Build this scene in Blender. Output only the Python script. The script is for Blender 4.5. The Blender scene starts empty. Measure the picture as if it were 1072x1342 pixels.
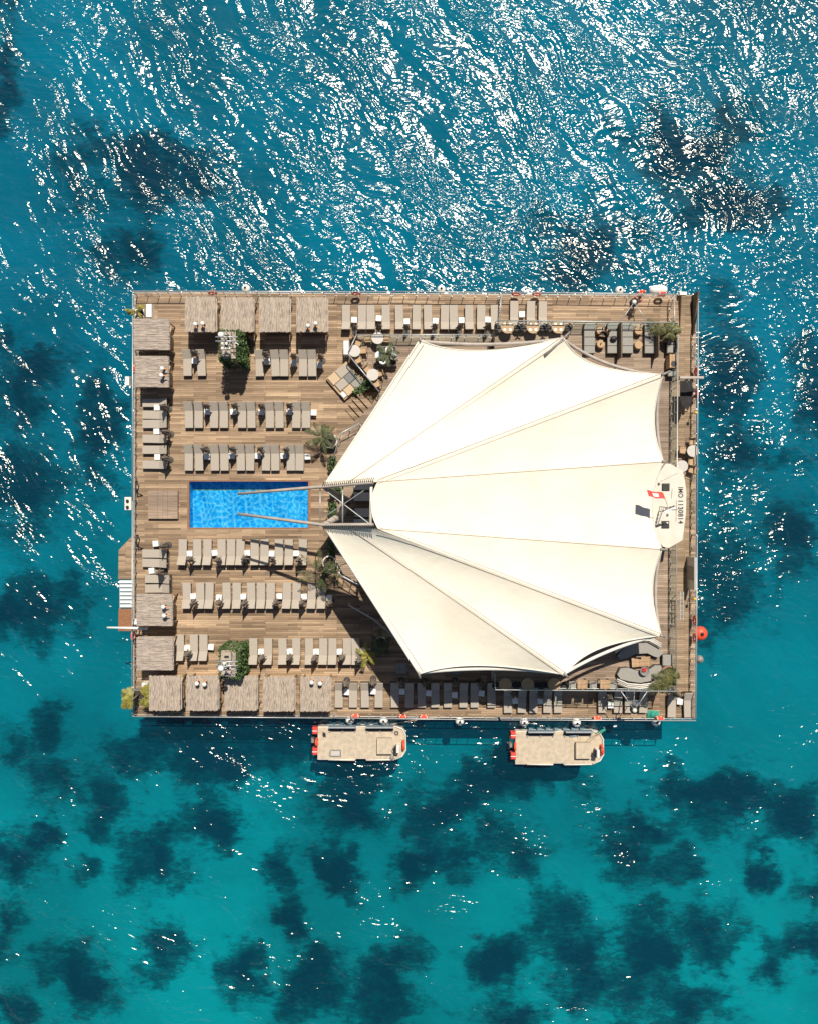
import bpy, math, random
from mathutils import Vector, Matrix, Euler
random.seed(7)
C = bpy.context.scene
COL = C.collection
R = math.radians
PI = math.pi

# ------------------------------------------------------------ camera, light
CAMH, F = 55.0, 992.0           # metres above the deck; focal length in photo pixels
cam_d = bpy.data.cameras.new('camera')
cam = bpy.data.objects.new('camera', cam_d); COL.objects.link(cam)
cam.location = (0, 0, CAMH)
cam_d.sensor_fit = 'VERTICAL'; cam_d.sensor_height = 36.0
cam_d.lens = F / 1342 * 36.0
cam_d.clip_end = 3000
C.camera = cam
LD = Vector((-0.161, -0.604, -1.0)).normalized()      # way the sunlight travels
sun_d = bpy.data.lights.new('sun', 'SUN'); sun_d.energy = 4.6; sun_d.angle = R(0.5)
sun_d.color = (1.0, 0.93, 0.81)
sun = bpy.data.objects.new('sun', sun_d); COL.objects.link(sun)
sun.rotation_euler = LD.to_track_quat('-Z', 'Y').to_euler()
w = bpy.data.worlds.new('World'); C.world = w; w.use_nodes = True
nt = w.node_tree; nt.nodes.clear()
sky = nt.nodes.new('ShaderNodeTexSky'); sky.sky_type = 'NISHITA'; sky.sun_disc = False
sky.sun_elevation = R(58); sky.sun_rotation = R(15)
bg = nt.nodes.new('ShaderNodeBackground'); bg.inputs['Strength'].default_value = 0.05
out = nt.nodes.new('ShaderNodeOutputWorld')
nt.links.new(sky.outputs[0], bg.inputs[0]); nt.links.new(bg.outputs[0], out.inputs[0])
C.view_settings.view_transform = 'Standard'; C.view_settings.look = 'None'
C.view_settings.exposure = 0.25; C.view_settings.gamma = 1.0

def P(px, py, h=0.0):
    """photo pixel of a point whose height above the deck is h -> world point"""
    d = (CAMH - h) / F
    return Vector(((px - 536) * d, (671 - py) * d, h))

# ------------------------------------------------------------ materials
def nodes_of(name):
    m = bpy.data.materials.new(name); m.use_nodes = True
    n = m.node_tree; b = n.nodes['Principled BSDF']
    return m, n, b
def N(n, t, **kw):
    x = n.nodes.new(t)
    for k, v in kw.items(): setattr(x, k, v)
    return x
def mapping(n, scale, coord='Object', rot=0):
    tc = N(n, 'ShaderNodeTexCoord'); mp = N(n, 'ShaderNodeMapping')
    mp.inputs['Scale'].default_value = scale; mp.inputs['Rotation'].default_value = (0, 0, rot)
    n.links.new(tc.outputs[coord], mp.inputs[0]); return mp
def rgba(c): return (c[0], c[1], c[2], 1)
def mat(name, col, rough=0.7, var=0.18, scale=(6, 6, 6), metal=0.0, detail=3, trans=0):
    m, n, b = nodes_of(name)
    mp = mapping(n, scale)
    ns = N(n, 'ShaderNodeTexNoise'); ns.inputs['Scale'].default_value = 1; ns.inputs['Detail'].default_value = detail
    n.links.new(mp.outputs[0], ns.inputs['Vector'])
    cr = N(n, 'ShaderNodeValToRGB')
    cr.color_ramp.elements[0].position = 0.3; cr.color_ramp.elements[1].position = 0.7
    cr.color_ramp.elements[0].color = rgba([c * (1 - var) for c in col])
    cr.color_ramp.elements[1].color = rgba([min(1, c * (1 + var)) for c in col])
    n.links.new(ns.outputs['Fac'], cr.inputs[0]); n.links.new(cr.outputs[0], b.inputs['Base Color'])
    b.inputs['Roughness'].default_value = rough; b.inputs['Metallic'].default_value = metal
    return m
def planks(name, c1, c2, c3, width=2.6, row=0.145, streak=0.45, rot=0):
    m, n, b = nodes_of(name)
    mp = mapping(n, (1, 1, 1), 'Object', rot)
    bt = N(n, 'ShaderNodeTexBrick'); bt.offset = 0.37; bt.offset_frequency = 3
    bt.inputs['Scale'].default_value = 1; bt.inputs['Brick Width'].default_value = width
    bt.inputs['Row Height'].default_value = row; bt.inputs['Mortar Size'].default_value = 0.007
    bt.inputs['Color1'].default_value = rgba(c1); bt.inputs['Color2'].default_value = rgba(c2)
    bt.inputs['Mortar'].default_value = (0.03, 0.022, 0.015, 1); bt.inputs['Mortar Smooth'].default_value = 0.2
    n.links.new(mp.outputs[0], bt.inputs['Vector'])
    b2 = N(n, 'ShaderNodeTexBrick'); b2.offset = 0.61; b2.offset_frequency = 2; b2.squash = 1
    b2.inputs['Scale'].default_value = 1; b2.inputs['Brick Width'].default_value = width * 1.55
    b2.inputs['Row Height'].default_value = row * 2; b2.inputs['Mortar Size'].default_value = 0
    b2.inputs['Color1'].default_value = rgba(c3); b2.inputs['Color2'].default_value = (1.25, 1.25, 1.25, 1)
    n.links.new(mp.outputs[0], b2.inputs['Vector'])
    mx = N(n, 'ShaderNodeMix', data_type='RGBA', blend_type='MULTIPLY'); mx.inputs[0].default_value = streak * 1.6
    n.links.new(bt.outputs['Color'], mx.inputs[6]); n.links.new(b2.outputs['Color'], mx.inputs[7])
    mp2 = mapping(n, (1.3, 22, 1), 'Object', rot)
    ns = N(n, 'ShaderNodeTexNoise'); ns.inputs['Scale'].default_value = 1; ns.inputs['Detail'].default_value = 4
    n.links.new(mp2.outputs[0], ns.inputs['Vector'])
    mp3 = mapping(n, (.16, .3, .3), 'Object', rot)
    n3 = N(n, 'ShaderNodeTexNoise'); n3.inputs['Scale'].default_value = 1; n3.inputs['Detail'].default_value = 3
    n.links.new(mp3.outputs[0], n3.inputs['Vector'])
    ad = N(n, 'ShaderNodeMath', operation='MULTIPLY'); n.links.new(ns.outputs['Fac'], ad.inputs[0]); n.links.new(n3.outputs['Fac'], ad.inputs[1])
    mr = N(n, 'ShaderNodeMapRange'); mr.inputs[1].default_value = 0.1; mr.inputs[2].default_value = 0.42
    mr.inputs[3].default_value = 0.68; mr.inputs[4].default_value = 1.32
    n.links.new(ad.outputs[0], mr.inputs[0])
    m2 = N(n, 'ShaderNodeMix', data_type='RGBA', blend_type='MULTIPLY'); m2.inputs[0].default_value = 1
    n.links.new(mx.outputs[2], m2.inputs[6]); n.links.new(mr.outputs[0], m2.inputs[7])
    n.links.new(m2.outputs[2], b.inputs['Base Color']); b.inputs['Roughness'].default_value = 0.75
    return m
def reed(name, col, along_y=True):
    m, n, b = nodes_of(name)
    mp = mapping(n, (21, 2.2, 6) if along_y else (2.2, 21, 6))
    ns = N(n, 'ShaderNodeTexNoise'); ns.inputs['Scale'].default_value = 1; ns.inputs['Detail'].default_value = 4
    ns.inputs['Roughness'].default_value = 0.7
    n.links.new(mp.outputs[0], ns.inputs['Vector'])
    cr = N(n, 'ShaderNodeValToRGB'); e = cr.color_ramp.elements
    e[0].position = 0.33; e[1].position = 0.68
    e[0].color = rgba([c * 0.35 for c in col]); e[1].color = rgba([c * 1.35 for c in col])
    q = e.new(0.5); q.color = rgba((col[0] * .95, col[1] * .97, col[2] * 1.05))
    n.links.new(ns.outputs['Fac'], cr.inputs[0]); n.links.new(cr.outputs[0], b.inputs['Base Color'])
    b.inputs['Roughness'].default_value = 0.9
    return m
def leafmat(name, c1, c2):
    m, n, b = nodes_of(name)
    mp = mapping(n, (5, 5, 5)); ns = N(n, 'ShaderNodeTexNoise'); ns.inputs['Scale'].default_value = 1; ns.inputs['Detail'].default_value = 5
    n.links.new(mp.outputs[0], ns.inputs['Vector'])
    cr = N(n, 'ShaderNodeValToRGB'); e = cr.color_ramp.elements
    e[0].position = 0.35; e[1].position = 0.66; e[0].color = rgba(c1); e[1].color = rgba(c2)
    n.links.new(ns.outputs['Fac'], cr.inputs[0]); n.links.new(cr.outputs[0], b.inputs['Base Color'])
    b.inputs['Roughness'].default_value = 0.55
    return m
def glassmat(name, tint=(0.9, 0.95, 0.95)):
    m = bpy.data.materials.new(name); m.use_nodes = True; n = m.node_tree; n.nodes.clear()
    tr = N(n, 'ShaderNodeBsdfTransparent'); tr.inputs[0].default_value = rgba(tint)
    gl = N(n, 'ShaderNodeBsdfGlossy'); gl.inputs['Roughness'].default_value = 0.08
    ns = N(n, 'ShaderNodeTexNoise'); ns.inputs['Scale'].default_value = 2.0
    mr = N(n, 'ShaderNodeMapRange'); mr.inputs[3].default_value = 0.03; mr.inputs[4].default_value = 0.08; n.links.new(ns.outputs['Fac'], mr.inputs[0])
    mx = N(n, 'ShaderNodeMixShader'); o = N(n, 'ShaderNodeOutputMaterial')
    n.links.new(mr.outputs[0], mx.inputs[0]); n.links.new(tr.outputs[0], mx.inputs[1]); n.links.new(gl.outputs[0], mx.inputs[2])
    n.links.new(mx.outputs[0], o.inputs[0]); return m

M = {}
M['deck'] = planks('weathered_teak', (0.45, 0.315, 0.198), (0.215, 0.14, 0.083), (0.58, 0.56, 0.54))
M['upper'] = planks('grey_teak', (0.36, 0.265, 0.19), (0.235, 0.17, 0.12), (0.75, 0.73, 0.7))
M['walk'] = planks('walkway_teak', (0.36, 0.26, 0.165), (0.25, 0.17, 0.105), (0.68, 0.66, 0.62), width=4)
M['podium'] = planks('podium_teak', (0.36, 0.27, 0.2), (0.3, 0.21, 0.15), (0.75, 0.72, 0.7), width=3, row=0.09)
M['redwood'] = mat('red_brown_wood', (0.27, 0.12, 0.055), 0.6, 0.25, (2, 14, 4))
M['oak'] = planks('pale_oak', (0.52, 0.34, 0.2), (0.44, 0.28, 0.155), (0.85, 0.83, 0.8), width=3, row=0.09, rot=PI / 2)
M['tan'] = mat('woven_tan', (0.46, 0.31, 0.175), 0.8, 0.22, (30, 30, 30))
M['hull'] = mat('hull_paint', (0.42, 0.44, 0.43), 0.5, 0.2, (1, 1, 1))
M['white'] = mat('white_paint', (0.80, 0.78, 0.74), 0.5, 0.05, (3, 3, 3))
M['offwhite'] = mat('offwhite_paint', (0.70, 0.655, 0.58), 0.55, 0.08, (3, 3, 3))
M['cream'] = mat('cream_roof_paint', (0.65, 0.60, 0.51), 0.6, 0.08, (1.5, 1.5, 1.5), detail=7)
M['table'] = mat('table_white', (0.80, 0.77, 0.73), 0.5, 0.05, (5, 5, 5))
M['grey_top'] = mat('pale_grey_laminate', (0.52, 0.48, 0.44), 0.5, 0.06, (5, 5, 5))
M['fabric'] = mat('taupe_mesh_fabric', (0.405, 0.352, 0.292), 0.9, 0.09, (14, 14, 14))
M['cushion'] = mat('grey_cushion', (0.30, 0.285, 0.255), 0.9, 0.08, (9, 9, 9))
M['cushion_dark'] = mat('slate_cushion', (0.2, 0.195, 0.19), 0.9, 0.1, (9, 9, 9))
M['sand'] = mat('sand_cushion', (0.55, 0.41, 0.265), 0.9, 0.07, (9, 9, 9))
M['frame'] = mat('dark_bronze_frame', (0.05, 0.042, 0.036), 0.5, 0.2, (5, 5, 5))
M['black'] = mat('black_plastic', (0.018, 0.018, 0.02), 0.6, 0.2, (8, 8, 8))
M['steel'] = mat('brushed_steel', (0.52, 0.52, 0.51), 0.42, 0.1, (5, 5, 5), metal=0.45)
M['steel_dark'] = mat('weathered_steel', (0.27, 0.25, 0.23), 0.5, 0.2, (5, 5, 5), metal=0.2)
M['beam'] = mat('taupe_boom_paint', (0.42, 0.36, 0.31), 0.6, 0.15, (2, 2, 2))
M['thatch'] = reed('dry_reed_lengthwise', (0.41, 0.33, 0.25), True)
M['thatch_x'] = reed('dry_reed_crosswise', (0.40, 0.325, 0.255), False)
M['canvas'] = mat('parasol_canvas', (0.24, 0.195, 0.16), 0.9, 0.3, (9, 9, 4))
M['orange'] = mat('orange_buoy', (0.78, 0.085, 0.03), 0.5, 0.12, (6, 6, 6))
M['red'] = mat('red_plastic', (0.70, 0.06, 0.045), 0.5, 0.12, (6, 6, 6))
M['beak'] = mat('orange_tip', (0.8, 0.3, 0.08), 0.5, 0.1)
M['yellow'] = mat('yellow_plastic', (0.75, 0.5, 0.04), 0.5, 0.1)
M['palm'] = leafmat('palm_leaf', (0.022, 0.042, 0.014), (0.115, 0.125, 0.04))
M['palm_o'] = leafmat('olive_palm_leaf', (0.035, 0.05, 0.012), (0.17, 0.155, 0.035))
M['palm_y'] = leafmat('sunburnt_palm_leaf', (0.13, 0.125, 0.018), (0.36, 0.31, 0.06))
M['hedge'] = leafmat('hedge_leaf', (0.012, 0.035, 0.01), (0.10, 0.16, 0.035))
M['trunk'] = mat('palm_trunk', (0.16, 0.11, 0.07), 0.9, 0.35, (8, 8, 20))
M['soil'] = mat('planter_soil', (0.05, 0.038, 0.028), 0.95, 0.35, (12, 12, 12))
M['pot_tan'] = mat('corten_planter', (0.26, 0.15, 0.10), 0.8, 0.2)
M['pot_grey'] = mat('grey_planter', (0.22, 0.2, 0.19), 0.7, 0.15)
M['beige'] = mat('beige_cabinet', (0.40, 0.33, 0.26), 0.6, 0.2, (2, 2, 2))
M['glass'] = glassmat('balustrade_glass')
M['boat_deck'] = mat('boat_nonslip_deck', (0.50, 0.415, 0.31), 0.8, 0.16, (3, 3, 3), detail=8)
M['boat_deck2'] = mat('boat_raised_deck', (0.58, 0.475, 0.34), 0.8, 0.08, (4, 4, 4))
M['rubber'] = mat('black_rubber', (0.03, 0.03, 0.032), 0.7, 0.2)
M['blue'] = mat('faded_blue_cushion', (0.16, 0.24, 0.30), 0.7, 0.2)
M['green'] = mat('green_net', (0.03, 0.28, 0.2), 0.8, 0.25, (12, 12, 12))
M['rope'] = mat('mooring_rope', (0.45, 0.36, 0.24), 0.9, 0.2, (20, 20, 20))
M['rope_tent'] = mat('stitched_seam_tape', (0.50, 0.40, 0.31), 0.9, 0.15, (3, 3, 3))
M['lace'] = mat('dark_lacing', (0.05, 0.04, 0.035), 0.9, 0.3)
M['skin'] = mat('skin', (0.42, 0.23, 0.15), 0.6, 0.08)
M['hair'] = mat('dark_hair', (0.02, 0.015, 0.012), 0.6, 0.2)
M['pink'] = mat('pink_shirt', (0.62, 0.06, 0.14), 0.85, 0.1)
M['lilac'] = mat('white_lilac_shirt', (0.62, 0.56, 0.66), 0.85, 0.12)
M['navy'] = mat('navy_trousers', (0.03, 0.035, 0.07), 0.85, 0.1)
M['dark_sheet'] = mat('black_sheet', (0.025, 0.022, 0.022), 0.9, 0.3, (3, 3, 3))
M['poolwall'] = mat('pool_tile', (0.06, 0.36, 0.62), 0.4, 0.1, (5, 5, 5))
M['ink'] = mat('lettering_black', (0.05, 0.04, 0.04), 0.6, 0.1)

def tentmat():
    m, n, b = nodes_of('tent_membrane')
    mp = mapping(n, (.35, .35, .35)); ns = N(n, 'ShaderNodeTexNoise'); ns.inputs['Scale'].default_value = 1; ns.inputs['Detail'].default_value = 8
    n.links.new(mp.outputs[0], ns.inputs['Vector'])
    cr = N(n, 'ShaderNodeValToRGB'); e = cr.color_ramp.elements
    e[0].position = 0.3; e[1].position = 0.62; e[0].color = (0.765, 0.70, 0.57, 1); e[1].color = (0.83, 0.77, 0.64, 1)
    n.links.new(ns.outputs['Fac'], cr.inputs[0]); n.links.new(cr.outputs[0], b.inputs['Base Color'])
    b.inputs['Roughness'].default_value = 0.8
    n2 = N(n, 'ShaderNodeTexNoise'); n2.inputs['Scale'].default_value = 1.6; n2.inputs['Detail'].default_value = 3
    tc = N(n, 'ShaderNodeTexCoord'); n.links.new(tc.outputs['Object'], n2.inputs['Vector'])
    bp = N(n, 'ShaderNodeBump'); bp.inputs['Strength'].default_value = 0.5; bp.inputs['Distance'].default_value = 0.06
    n.links.new(n2.outputs['Fac'], bp.inputs['Height']); n.links.new(bp.outputs[0], b.inputs['Normal'])
    return m
M['tent'] = tentmat()

# ------------------------------------------------------------ mesh builder
class MB:
    def __init__(s): s.v = []; s.f = []; s.sm = []; s.mi = []; s.cur = 0
    def add(s, vs, fs, smooth=False):
        o = len(s.v); s.v += [Vector(v) for v in vs]
        s.f += [tuple(i + o for i in f) for f in fs]; s.sm += [smooth] * len(fs); s.mi += [s.cur] * len(fs)
        return s
    def box(s, c, d, rz=0, ch=0.0):
        """centre, size; ch chamfers the top edges"""
        x, y, z = d[0] / 2, d[1] / 2, d[2] / 2
        if ch:
            vs = [(-x, -y, -z), (x, -y, -z), (x, y, -z), (-x, y, -z), (-x, -y, z - ch), (x, -y, z - ch), (x, y, z - ch), (-x, y, z - ch),
                  (-x + ch, -y + ch, z), (x - ch, -y + ch, z), (x - ch, y - ch, z), (-x + ch, y - ch, z)]
            fs = [(3, 2, 1, 0), (8, 9, 10, 11)]
            for k in range(4):
                q = (k + 1) % 4; fs += [(k, q, q + 4, k + 4), (k + 4, q + 4, q + 8, k + 8)]
        else:
            vs = [(-x, -y, -z), (x, -y, -z), (x, y, -z), (-x, y, -z), (-x, -y, z), (x, -y, z), (x, y, z), (-x, y, z)]
            fs = [(3, 2, 1, 0), (4, 5, 6, 7)] + [(k, (k + 1) % 4, (k + 1) % 4 + 4, k + 4) for k in range(4)]
        cr, sr = math.cos(rz), math.sin(rz)
        s.add([(c[0] + a * cr - b * sr, c[1] + a * sr + b * cr, c[2] + e) for a, b, e in vs], fs); return s
    def prism(s, pts, z0, z1):
        n = len(pts)
        if sum(pts[i][0] * pts[(i + 1) % n][1] - pts[(i + 1) % n][0] * pts[i][1] for i in range(n)) < 0: pts = list(reversed(pts))
        vs = [(p[0], p[1], z0) for p in pts] + [(p[0], p[1], z1) for p in pts]
        fs = [tuple(reversed(range(n))), tuple(range(n, 2 * n))] + [(k, (k + 1) % n, (k + 1) % n + n, k + n) for k in range(n)]
        s.add(vs, fs); return s
    def tube(s, pts, r, n=8, cap=True, closed=False, flat=1.0):
        pts = [Vector(p) for p in pts]; rs = r if isinstance(r, (list, tuple)) else [r] * len(pts)
        vs = []; L = len(pts)
        for i, p in enumerate(pts):
            a = pts[i - 1] if (i or closed) else pts[0]; b = pts[(i + 1) % L] if (i < L - 1 or closed) else pts[-1]
            t = (b - a).normalized()
            up = Vector((0, 0, 1)) if abs(t.z) < 0.95 else Vector((1, 0, 0))
            u = t.cross(up).normalized(); q = u.cross(t).normalized()
            for k in range(n):
                an = 2 * PI * k / n; vs.append(p + u * (rs[i] * math.cos(an)) + q * (rs[i] * flat * math.sin(an)))
        fs = []
        for i in range(L if closed else L - 1):
            j = (i + 1) % L
            for k in range(n): fs.append((i * n + k, i * n + (k + 1) % n, j * n + (k + 1) % n, j * n + k))
        s.add(vs, fs, n > 5)
        if cap and not closed:
            o = len(s.v) - L * n
            s.f += [tuple(o + k for k in reversed(range(n))), tuple(o + (L - 1) * n + k for k in range(n))]; s.sm += [False, False]; s.mi += [s.cur] * 2
        return s
    def lathe(s, prof, c=(0, 0, 0), n=20, smooth=True):
        vs = []
        for r, z in prof:
            for k in range(n):
                a = 2 * PI * k / n; vs.append((c[0] + r * math.cos(a), c[1] + r * math.sin(a), c[2] + z))
        fs = []
        for i in range(len(prof) - 1):
            for k in range(n): fs.append((i * n + k, i * n + (k + 1) % n, (i + 1) * n + (k + 1) % n, (i + 1) * n + k))
        s.add(vs, fs, smooth)
        o = len(s.v) - len(vs)
        s.f += [tuple(o + k for k in reversed(range(n))), tuple(o + (len(prof) - 1) * n + k for k in range(n))]; s.sm += [False, False]; s.mi += [s.cur] * 2
        return s
    def ball(s, c, r, n=14, m=8, sz=1.0):
        s.lathe([(max(r * math.sin(PI * i / m), 0.001), -r * sz * math.cos(PI * i / m)) for i in range(m + 1)], c, n); return s
    def torus(s, c, R_, r, ax=(0, 0, 1), n=24, m=8):
        ax = Vector(ax).normalized(); u = ax.orthogonal().normalized(); q = ax.cross(u)
        vs = []
        for i in range(n):
            a = 2 * PI * i / n; d = u * math.cos(a) + q * math.sin(a)
            for k in range(m):
                b = 2 * PI * k / m; vs.append(Vector(c) + d * (R_ + r * math.cos(b)) + ax * (r * math.sin(b)))
        fs = [(i * m + k, ((i + 1) % n) * m + k, ((i + 1) % n) * m + (k + 1) % m, i * m + (k + 1) % m) for i in range(n) for k in range(m)]
        s.add(vs, fs, True); return s
    def arc(s, c, R_, r, a0, a1, ax=(0, 0, 1), n=6, m=8):
        ax = Vector(ax).normalized(); u = ax.orthogonal().normalized(); q = ax.cross(u)
        s.tube([Vector(c) + (u * math.cos(a0 + (a1 - a0) * i / n) + q * math.sin(a0 + (a1 - a0) * i / n)) * R_ for i in range(n + 1)], r, m); return s
    def build(s, name, m, parent=None, world=False):
        me = bpy.data.meshes.new(name)
        off = parent.location if (parent and world) else Vector((0, 0, 0))
        if parent and world and parent.parent: off = off + parent.parent.location
        me.from_pydata([v - off for v in s.v], [], s.f)
        me.polygons.foreach_set('use_smooth', s.sm)
        for q in (m if isinstance(m, list) else [m]): me.materials.append(q)
        if isinstance(m, list): me.polygons.foreach_set('material_index', s.mi)
        me.update()
        o = bpy.data.objects.new(name, me); COL.objects.link(o)
        if parent: o.parent = parent
        return o

def tag(o, label, cat, group=None):
    o['label'] = label; o['category'] = cat
    if group: o['group'] = group
    return o
def thing(name, label, cat, loc=(0, 0, 0), rz=0, group=None):
    o = bpy.data.objects.new(name, None); COL.objects.link(o); o.empty_display_size = 0.2
    o.location = loc; o.rotation_euler = (0, 0, rz)
    return tag(o, label, cat, group)
def dup(root, loc, rz=0, label=None, group=None, sc=None):
    def rec(o, par):
        c = o.copy(); COL.objects.link(c)
        if par: c.parent = par
        for ch in [k for k in KIDS.get(o.name, [])]: KIDS.setdefault(c.name, []).append(rec(ch, c))
        return c
    def index(o):
        if o.name not in KIDS:
            KIDS[o.name] = list(o.children)
            for k in KIDS[o.name]: index(k)
    index(root)
    r = rec(root, None); r.location = loc; r.rotation_euler = (0, 0, rz)
    if sc: r.scale = sc
    if label: r['label'] = label
    if group: r['group'] = group
    return r
KIDS = {}
USED = {}
def place(proto, loc, rz, label, group=None, sc=None):
    """the first call moves the prototype itself, later calls copy it"""
    if not USED.get(proto.name):
        USED[proto.name] = 1
        proto.location = loc; proto.rotation_euler = (0, 0, rz); proto['label'] = label
        if group: proto['group'] = group
        if sc: proto.scale = sc
        return proto
    return dup(proto, loc, rz, label, group, sc)
ORD = ['first', 'second', 'third', 'fourth', 'fifth', 'sixth', 'seventh', 'eighth', 'ninth', 'tenth', 'eleventh', 'twelfth', 'thirteenth']
def nth(i, n, side='left'):
    opp = {'left': 'right', 'top': 'bottom'}[side]
    if n == 1: return 'only'
    if i == 0: return ('left end' if side == 'left' else 'topmost')
    if i == n - 1: return ('right end' if side == 'left' else 'bottom')
    return ORD[i] + ' from ' + side

# ------------------------------------------------------------ sea
SEA = -1.0
def grid(name, size, z, m, n=8):
    b = MB(); h = size / 2
    vs = [(-h + size * i / n, -h + size * j / n, z) for j in range(n + 1) for i in range(n + 1)]
    fs = [(j * (n + 1) + i, j * (n + 1) + i + 1, (j + 1) * (n + 1) + i + 1, (j + 1) * (n + 1) + i) for j in range(n) for i in range(n)]
    b.add(vs, fs); o = b.build(name, m); o['kind'] = 'structure'; return o

def seabed_mat():
    m, n, b = nodes_of('sand_and_seagrass'); L = n.links.new
    tc = N(n, 'ShaderNodeTexCoord')
    # large ragged seagrass patches
    wn = N(n, 'ShaderNodeTexNoise'); wn.inputs['Scale'].default_value = 0.42; wn.inputs['Detail'].default_value = 4
    L(tc.outputs['Object'], wn.inputs['Vector'])
    vs = N(n, 'ShaderNodeVectorMath', operation='MULTIPLY_ADD'); vs.inputs[1].default_value = (4.4, 4.4, 0); L(wn.outputs['Color'], vs.inputs[0]); L(tc.outputs['Object'], vs.inputs[2])
    mpw = mapping(n, (0.8, 2.3, 1), 'Object', R(15)); w2 = N(n, 'ShaderNodeTexNoise'); w2.inputs['Scale'].default_value = 1; w2.inputs['Detail'].default_value = 1.5; L(mpw.outputs[0], w2.inputs['Vector'])
    v2 = N(n, 'ShaderNodeVectorMath', operation='MULTIPLY_ADD'); v2.inputs[1].default_value = (1.1, 1.1, 0); L(w2.outputs['Color'], v2.inputs[0]); L(vs.outputs[0], v2.inputs[2]); vs = v2
    p1 = N(n, 'ShaderNodeTexNoise'); p1.inputs['Scale'].default_value = 0.27; p1.inputs['Detail'].default_value = 3; p1.inputs['Roughness'].default_value = 0.5
    L(vs.outputs[0], p1.inputs['Vector'])
    # patches read off the photograph: centre x, y (m on the bed), radius, ellipse stretch
    last = None
    for (px, py, rx, ry) in PATCHES:
        q = P(px, py, BED)
        sb = N(n, 'ShaderNodeVectorMath', operation='SUBTRACT'); sb.inputs[1].default_value = (q.x + 2.75, q.y + 2.75, 0); L(vs.outputs[0], sb.inputs[0])
        sc = N(n, 'ShaderNodeVectorMath', operation='MULTIPLY'); k = F / (CAMH - BED); sc.inputs[1].default_value = (k / rx, k / ry, 0); L(sb.outputs[0], sc.inputs[0])
        ln = N(n, 'ShaderNodeVectorMath', operation='LENGTH'); L(sc.outputs[0], ln.inputs[0])
        if last is None: last = ln.outputs['Value']
        else:
            mn = N(n, 'ShaderNodeMath', operation='MINIMUM'); L(last, mn.inputs[0]); L(ln.outputs['Value'], mn.inputs[1]); last = mn.outputs[0]
    mpf = mapping(n, (1.1, 2.6, 1), 'Object', R(20)); fine = N(n, 'ShaderNodeTexNoise'); fine.inputs['Scale'].default_value = 1.0; fine.inputs['Distortion'].default_value = 1.2; fine.inputs['Detail'].default_value = 6; fine.inputs['Roughness'].default_value = 0.65
    L(mpf.outputs[0], fine.inputs['Vector'])
    a1 = N(n, 'ShaderNodeMath', operation='MULTIPLY_ADD'); a1.inputs[1].default_value = 1.5; a1.inputs[2].default_value = -0.75; L(fine.outputs['Fac'], a1.inputs[0])
    a2 = N(n, 'ShaderNodeMath', operation='ADD'); L(a1.outputs[0], a2.inputs[0]); L(last, a2.inputs[1])
    a3 = N(n, 'ShaderNodeMath', operation='MULTIPLY_ADD'); a3.inputs[1].default_value = -3.0; a3.inputs[2].default_value = 1.6; L(p1.outputs['Fac'], a3.inputs[0])
    a4 = N(n, 'ShaderNodeMath', operation='ADD'); L(a2.outputs[0], a4.inputs[0]); L(a3.outputs[0], a4.inputs[1])
    cr = N(n, 'ShaderNodeValToRGB'); e = cr.color_ramp.elements
    e[0].position = 0.14; e[0].color = (0.022, 0.028, 0.04, 1); e[1].position = 0.80; e[1].color = (0.40, 0.40, 0.365, 1)
    for ps, c in ((0.34, (0.06, 0.073, 0.076, 1)), (0.49, (0.135, 0.15, 0.14, 1)), (0.62, (0.29, 0.295, 0.27, 1))):
        q = e.new(ps); q.color = c
    dv = N(n, 'ShaderNodeMath', operation='MULTIPLY'); dv.inputs[1].default_value = 0.5; L(a4.outputs[0], dv.inputs[0])
    L(dv.outputs[0], cr.inputs[0])
    bn = N(n, 'ShaderNodeTexNoise'); bn.inputs['Scale'].default_value = 0.075; bn.inputs['Detail'].default_value = 4; L(vs.outputs[0], bn.inputs['Vector'])
    br = N(n, 'ShaderNodeMapRange'); br.inputs[1].default_value = .35; br.inputs[2].default_value = .65; br.inputs[3].default_value = .62; br.inputs[4].default_value = 1.12; L(bn.outputs['Fac'], br.inputs[0])
    bm = N(n, 'ShaderNodeMix', data_type='RGBA', blend_type='MULTIPLY'); bm.inputs[0].default_value = 1; L(cr.outputs[0], bm.inputs[6]); L(br.outputs[0], bm.inputs[7])
    L(bm.outputs[2], b.inputs['Base Color']); b.inputs['Roughness'].default_value = 1.0
    b.inputs['Specular IOR Level'].default_value = 0
    return m
BED = -5.0
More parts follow.
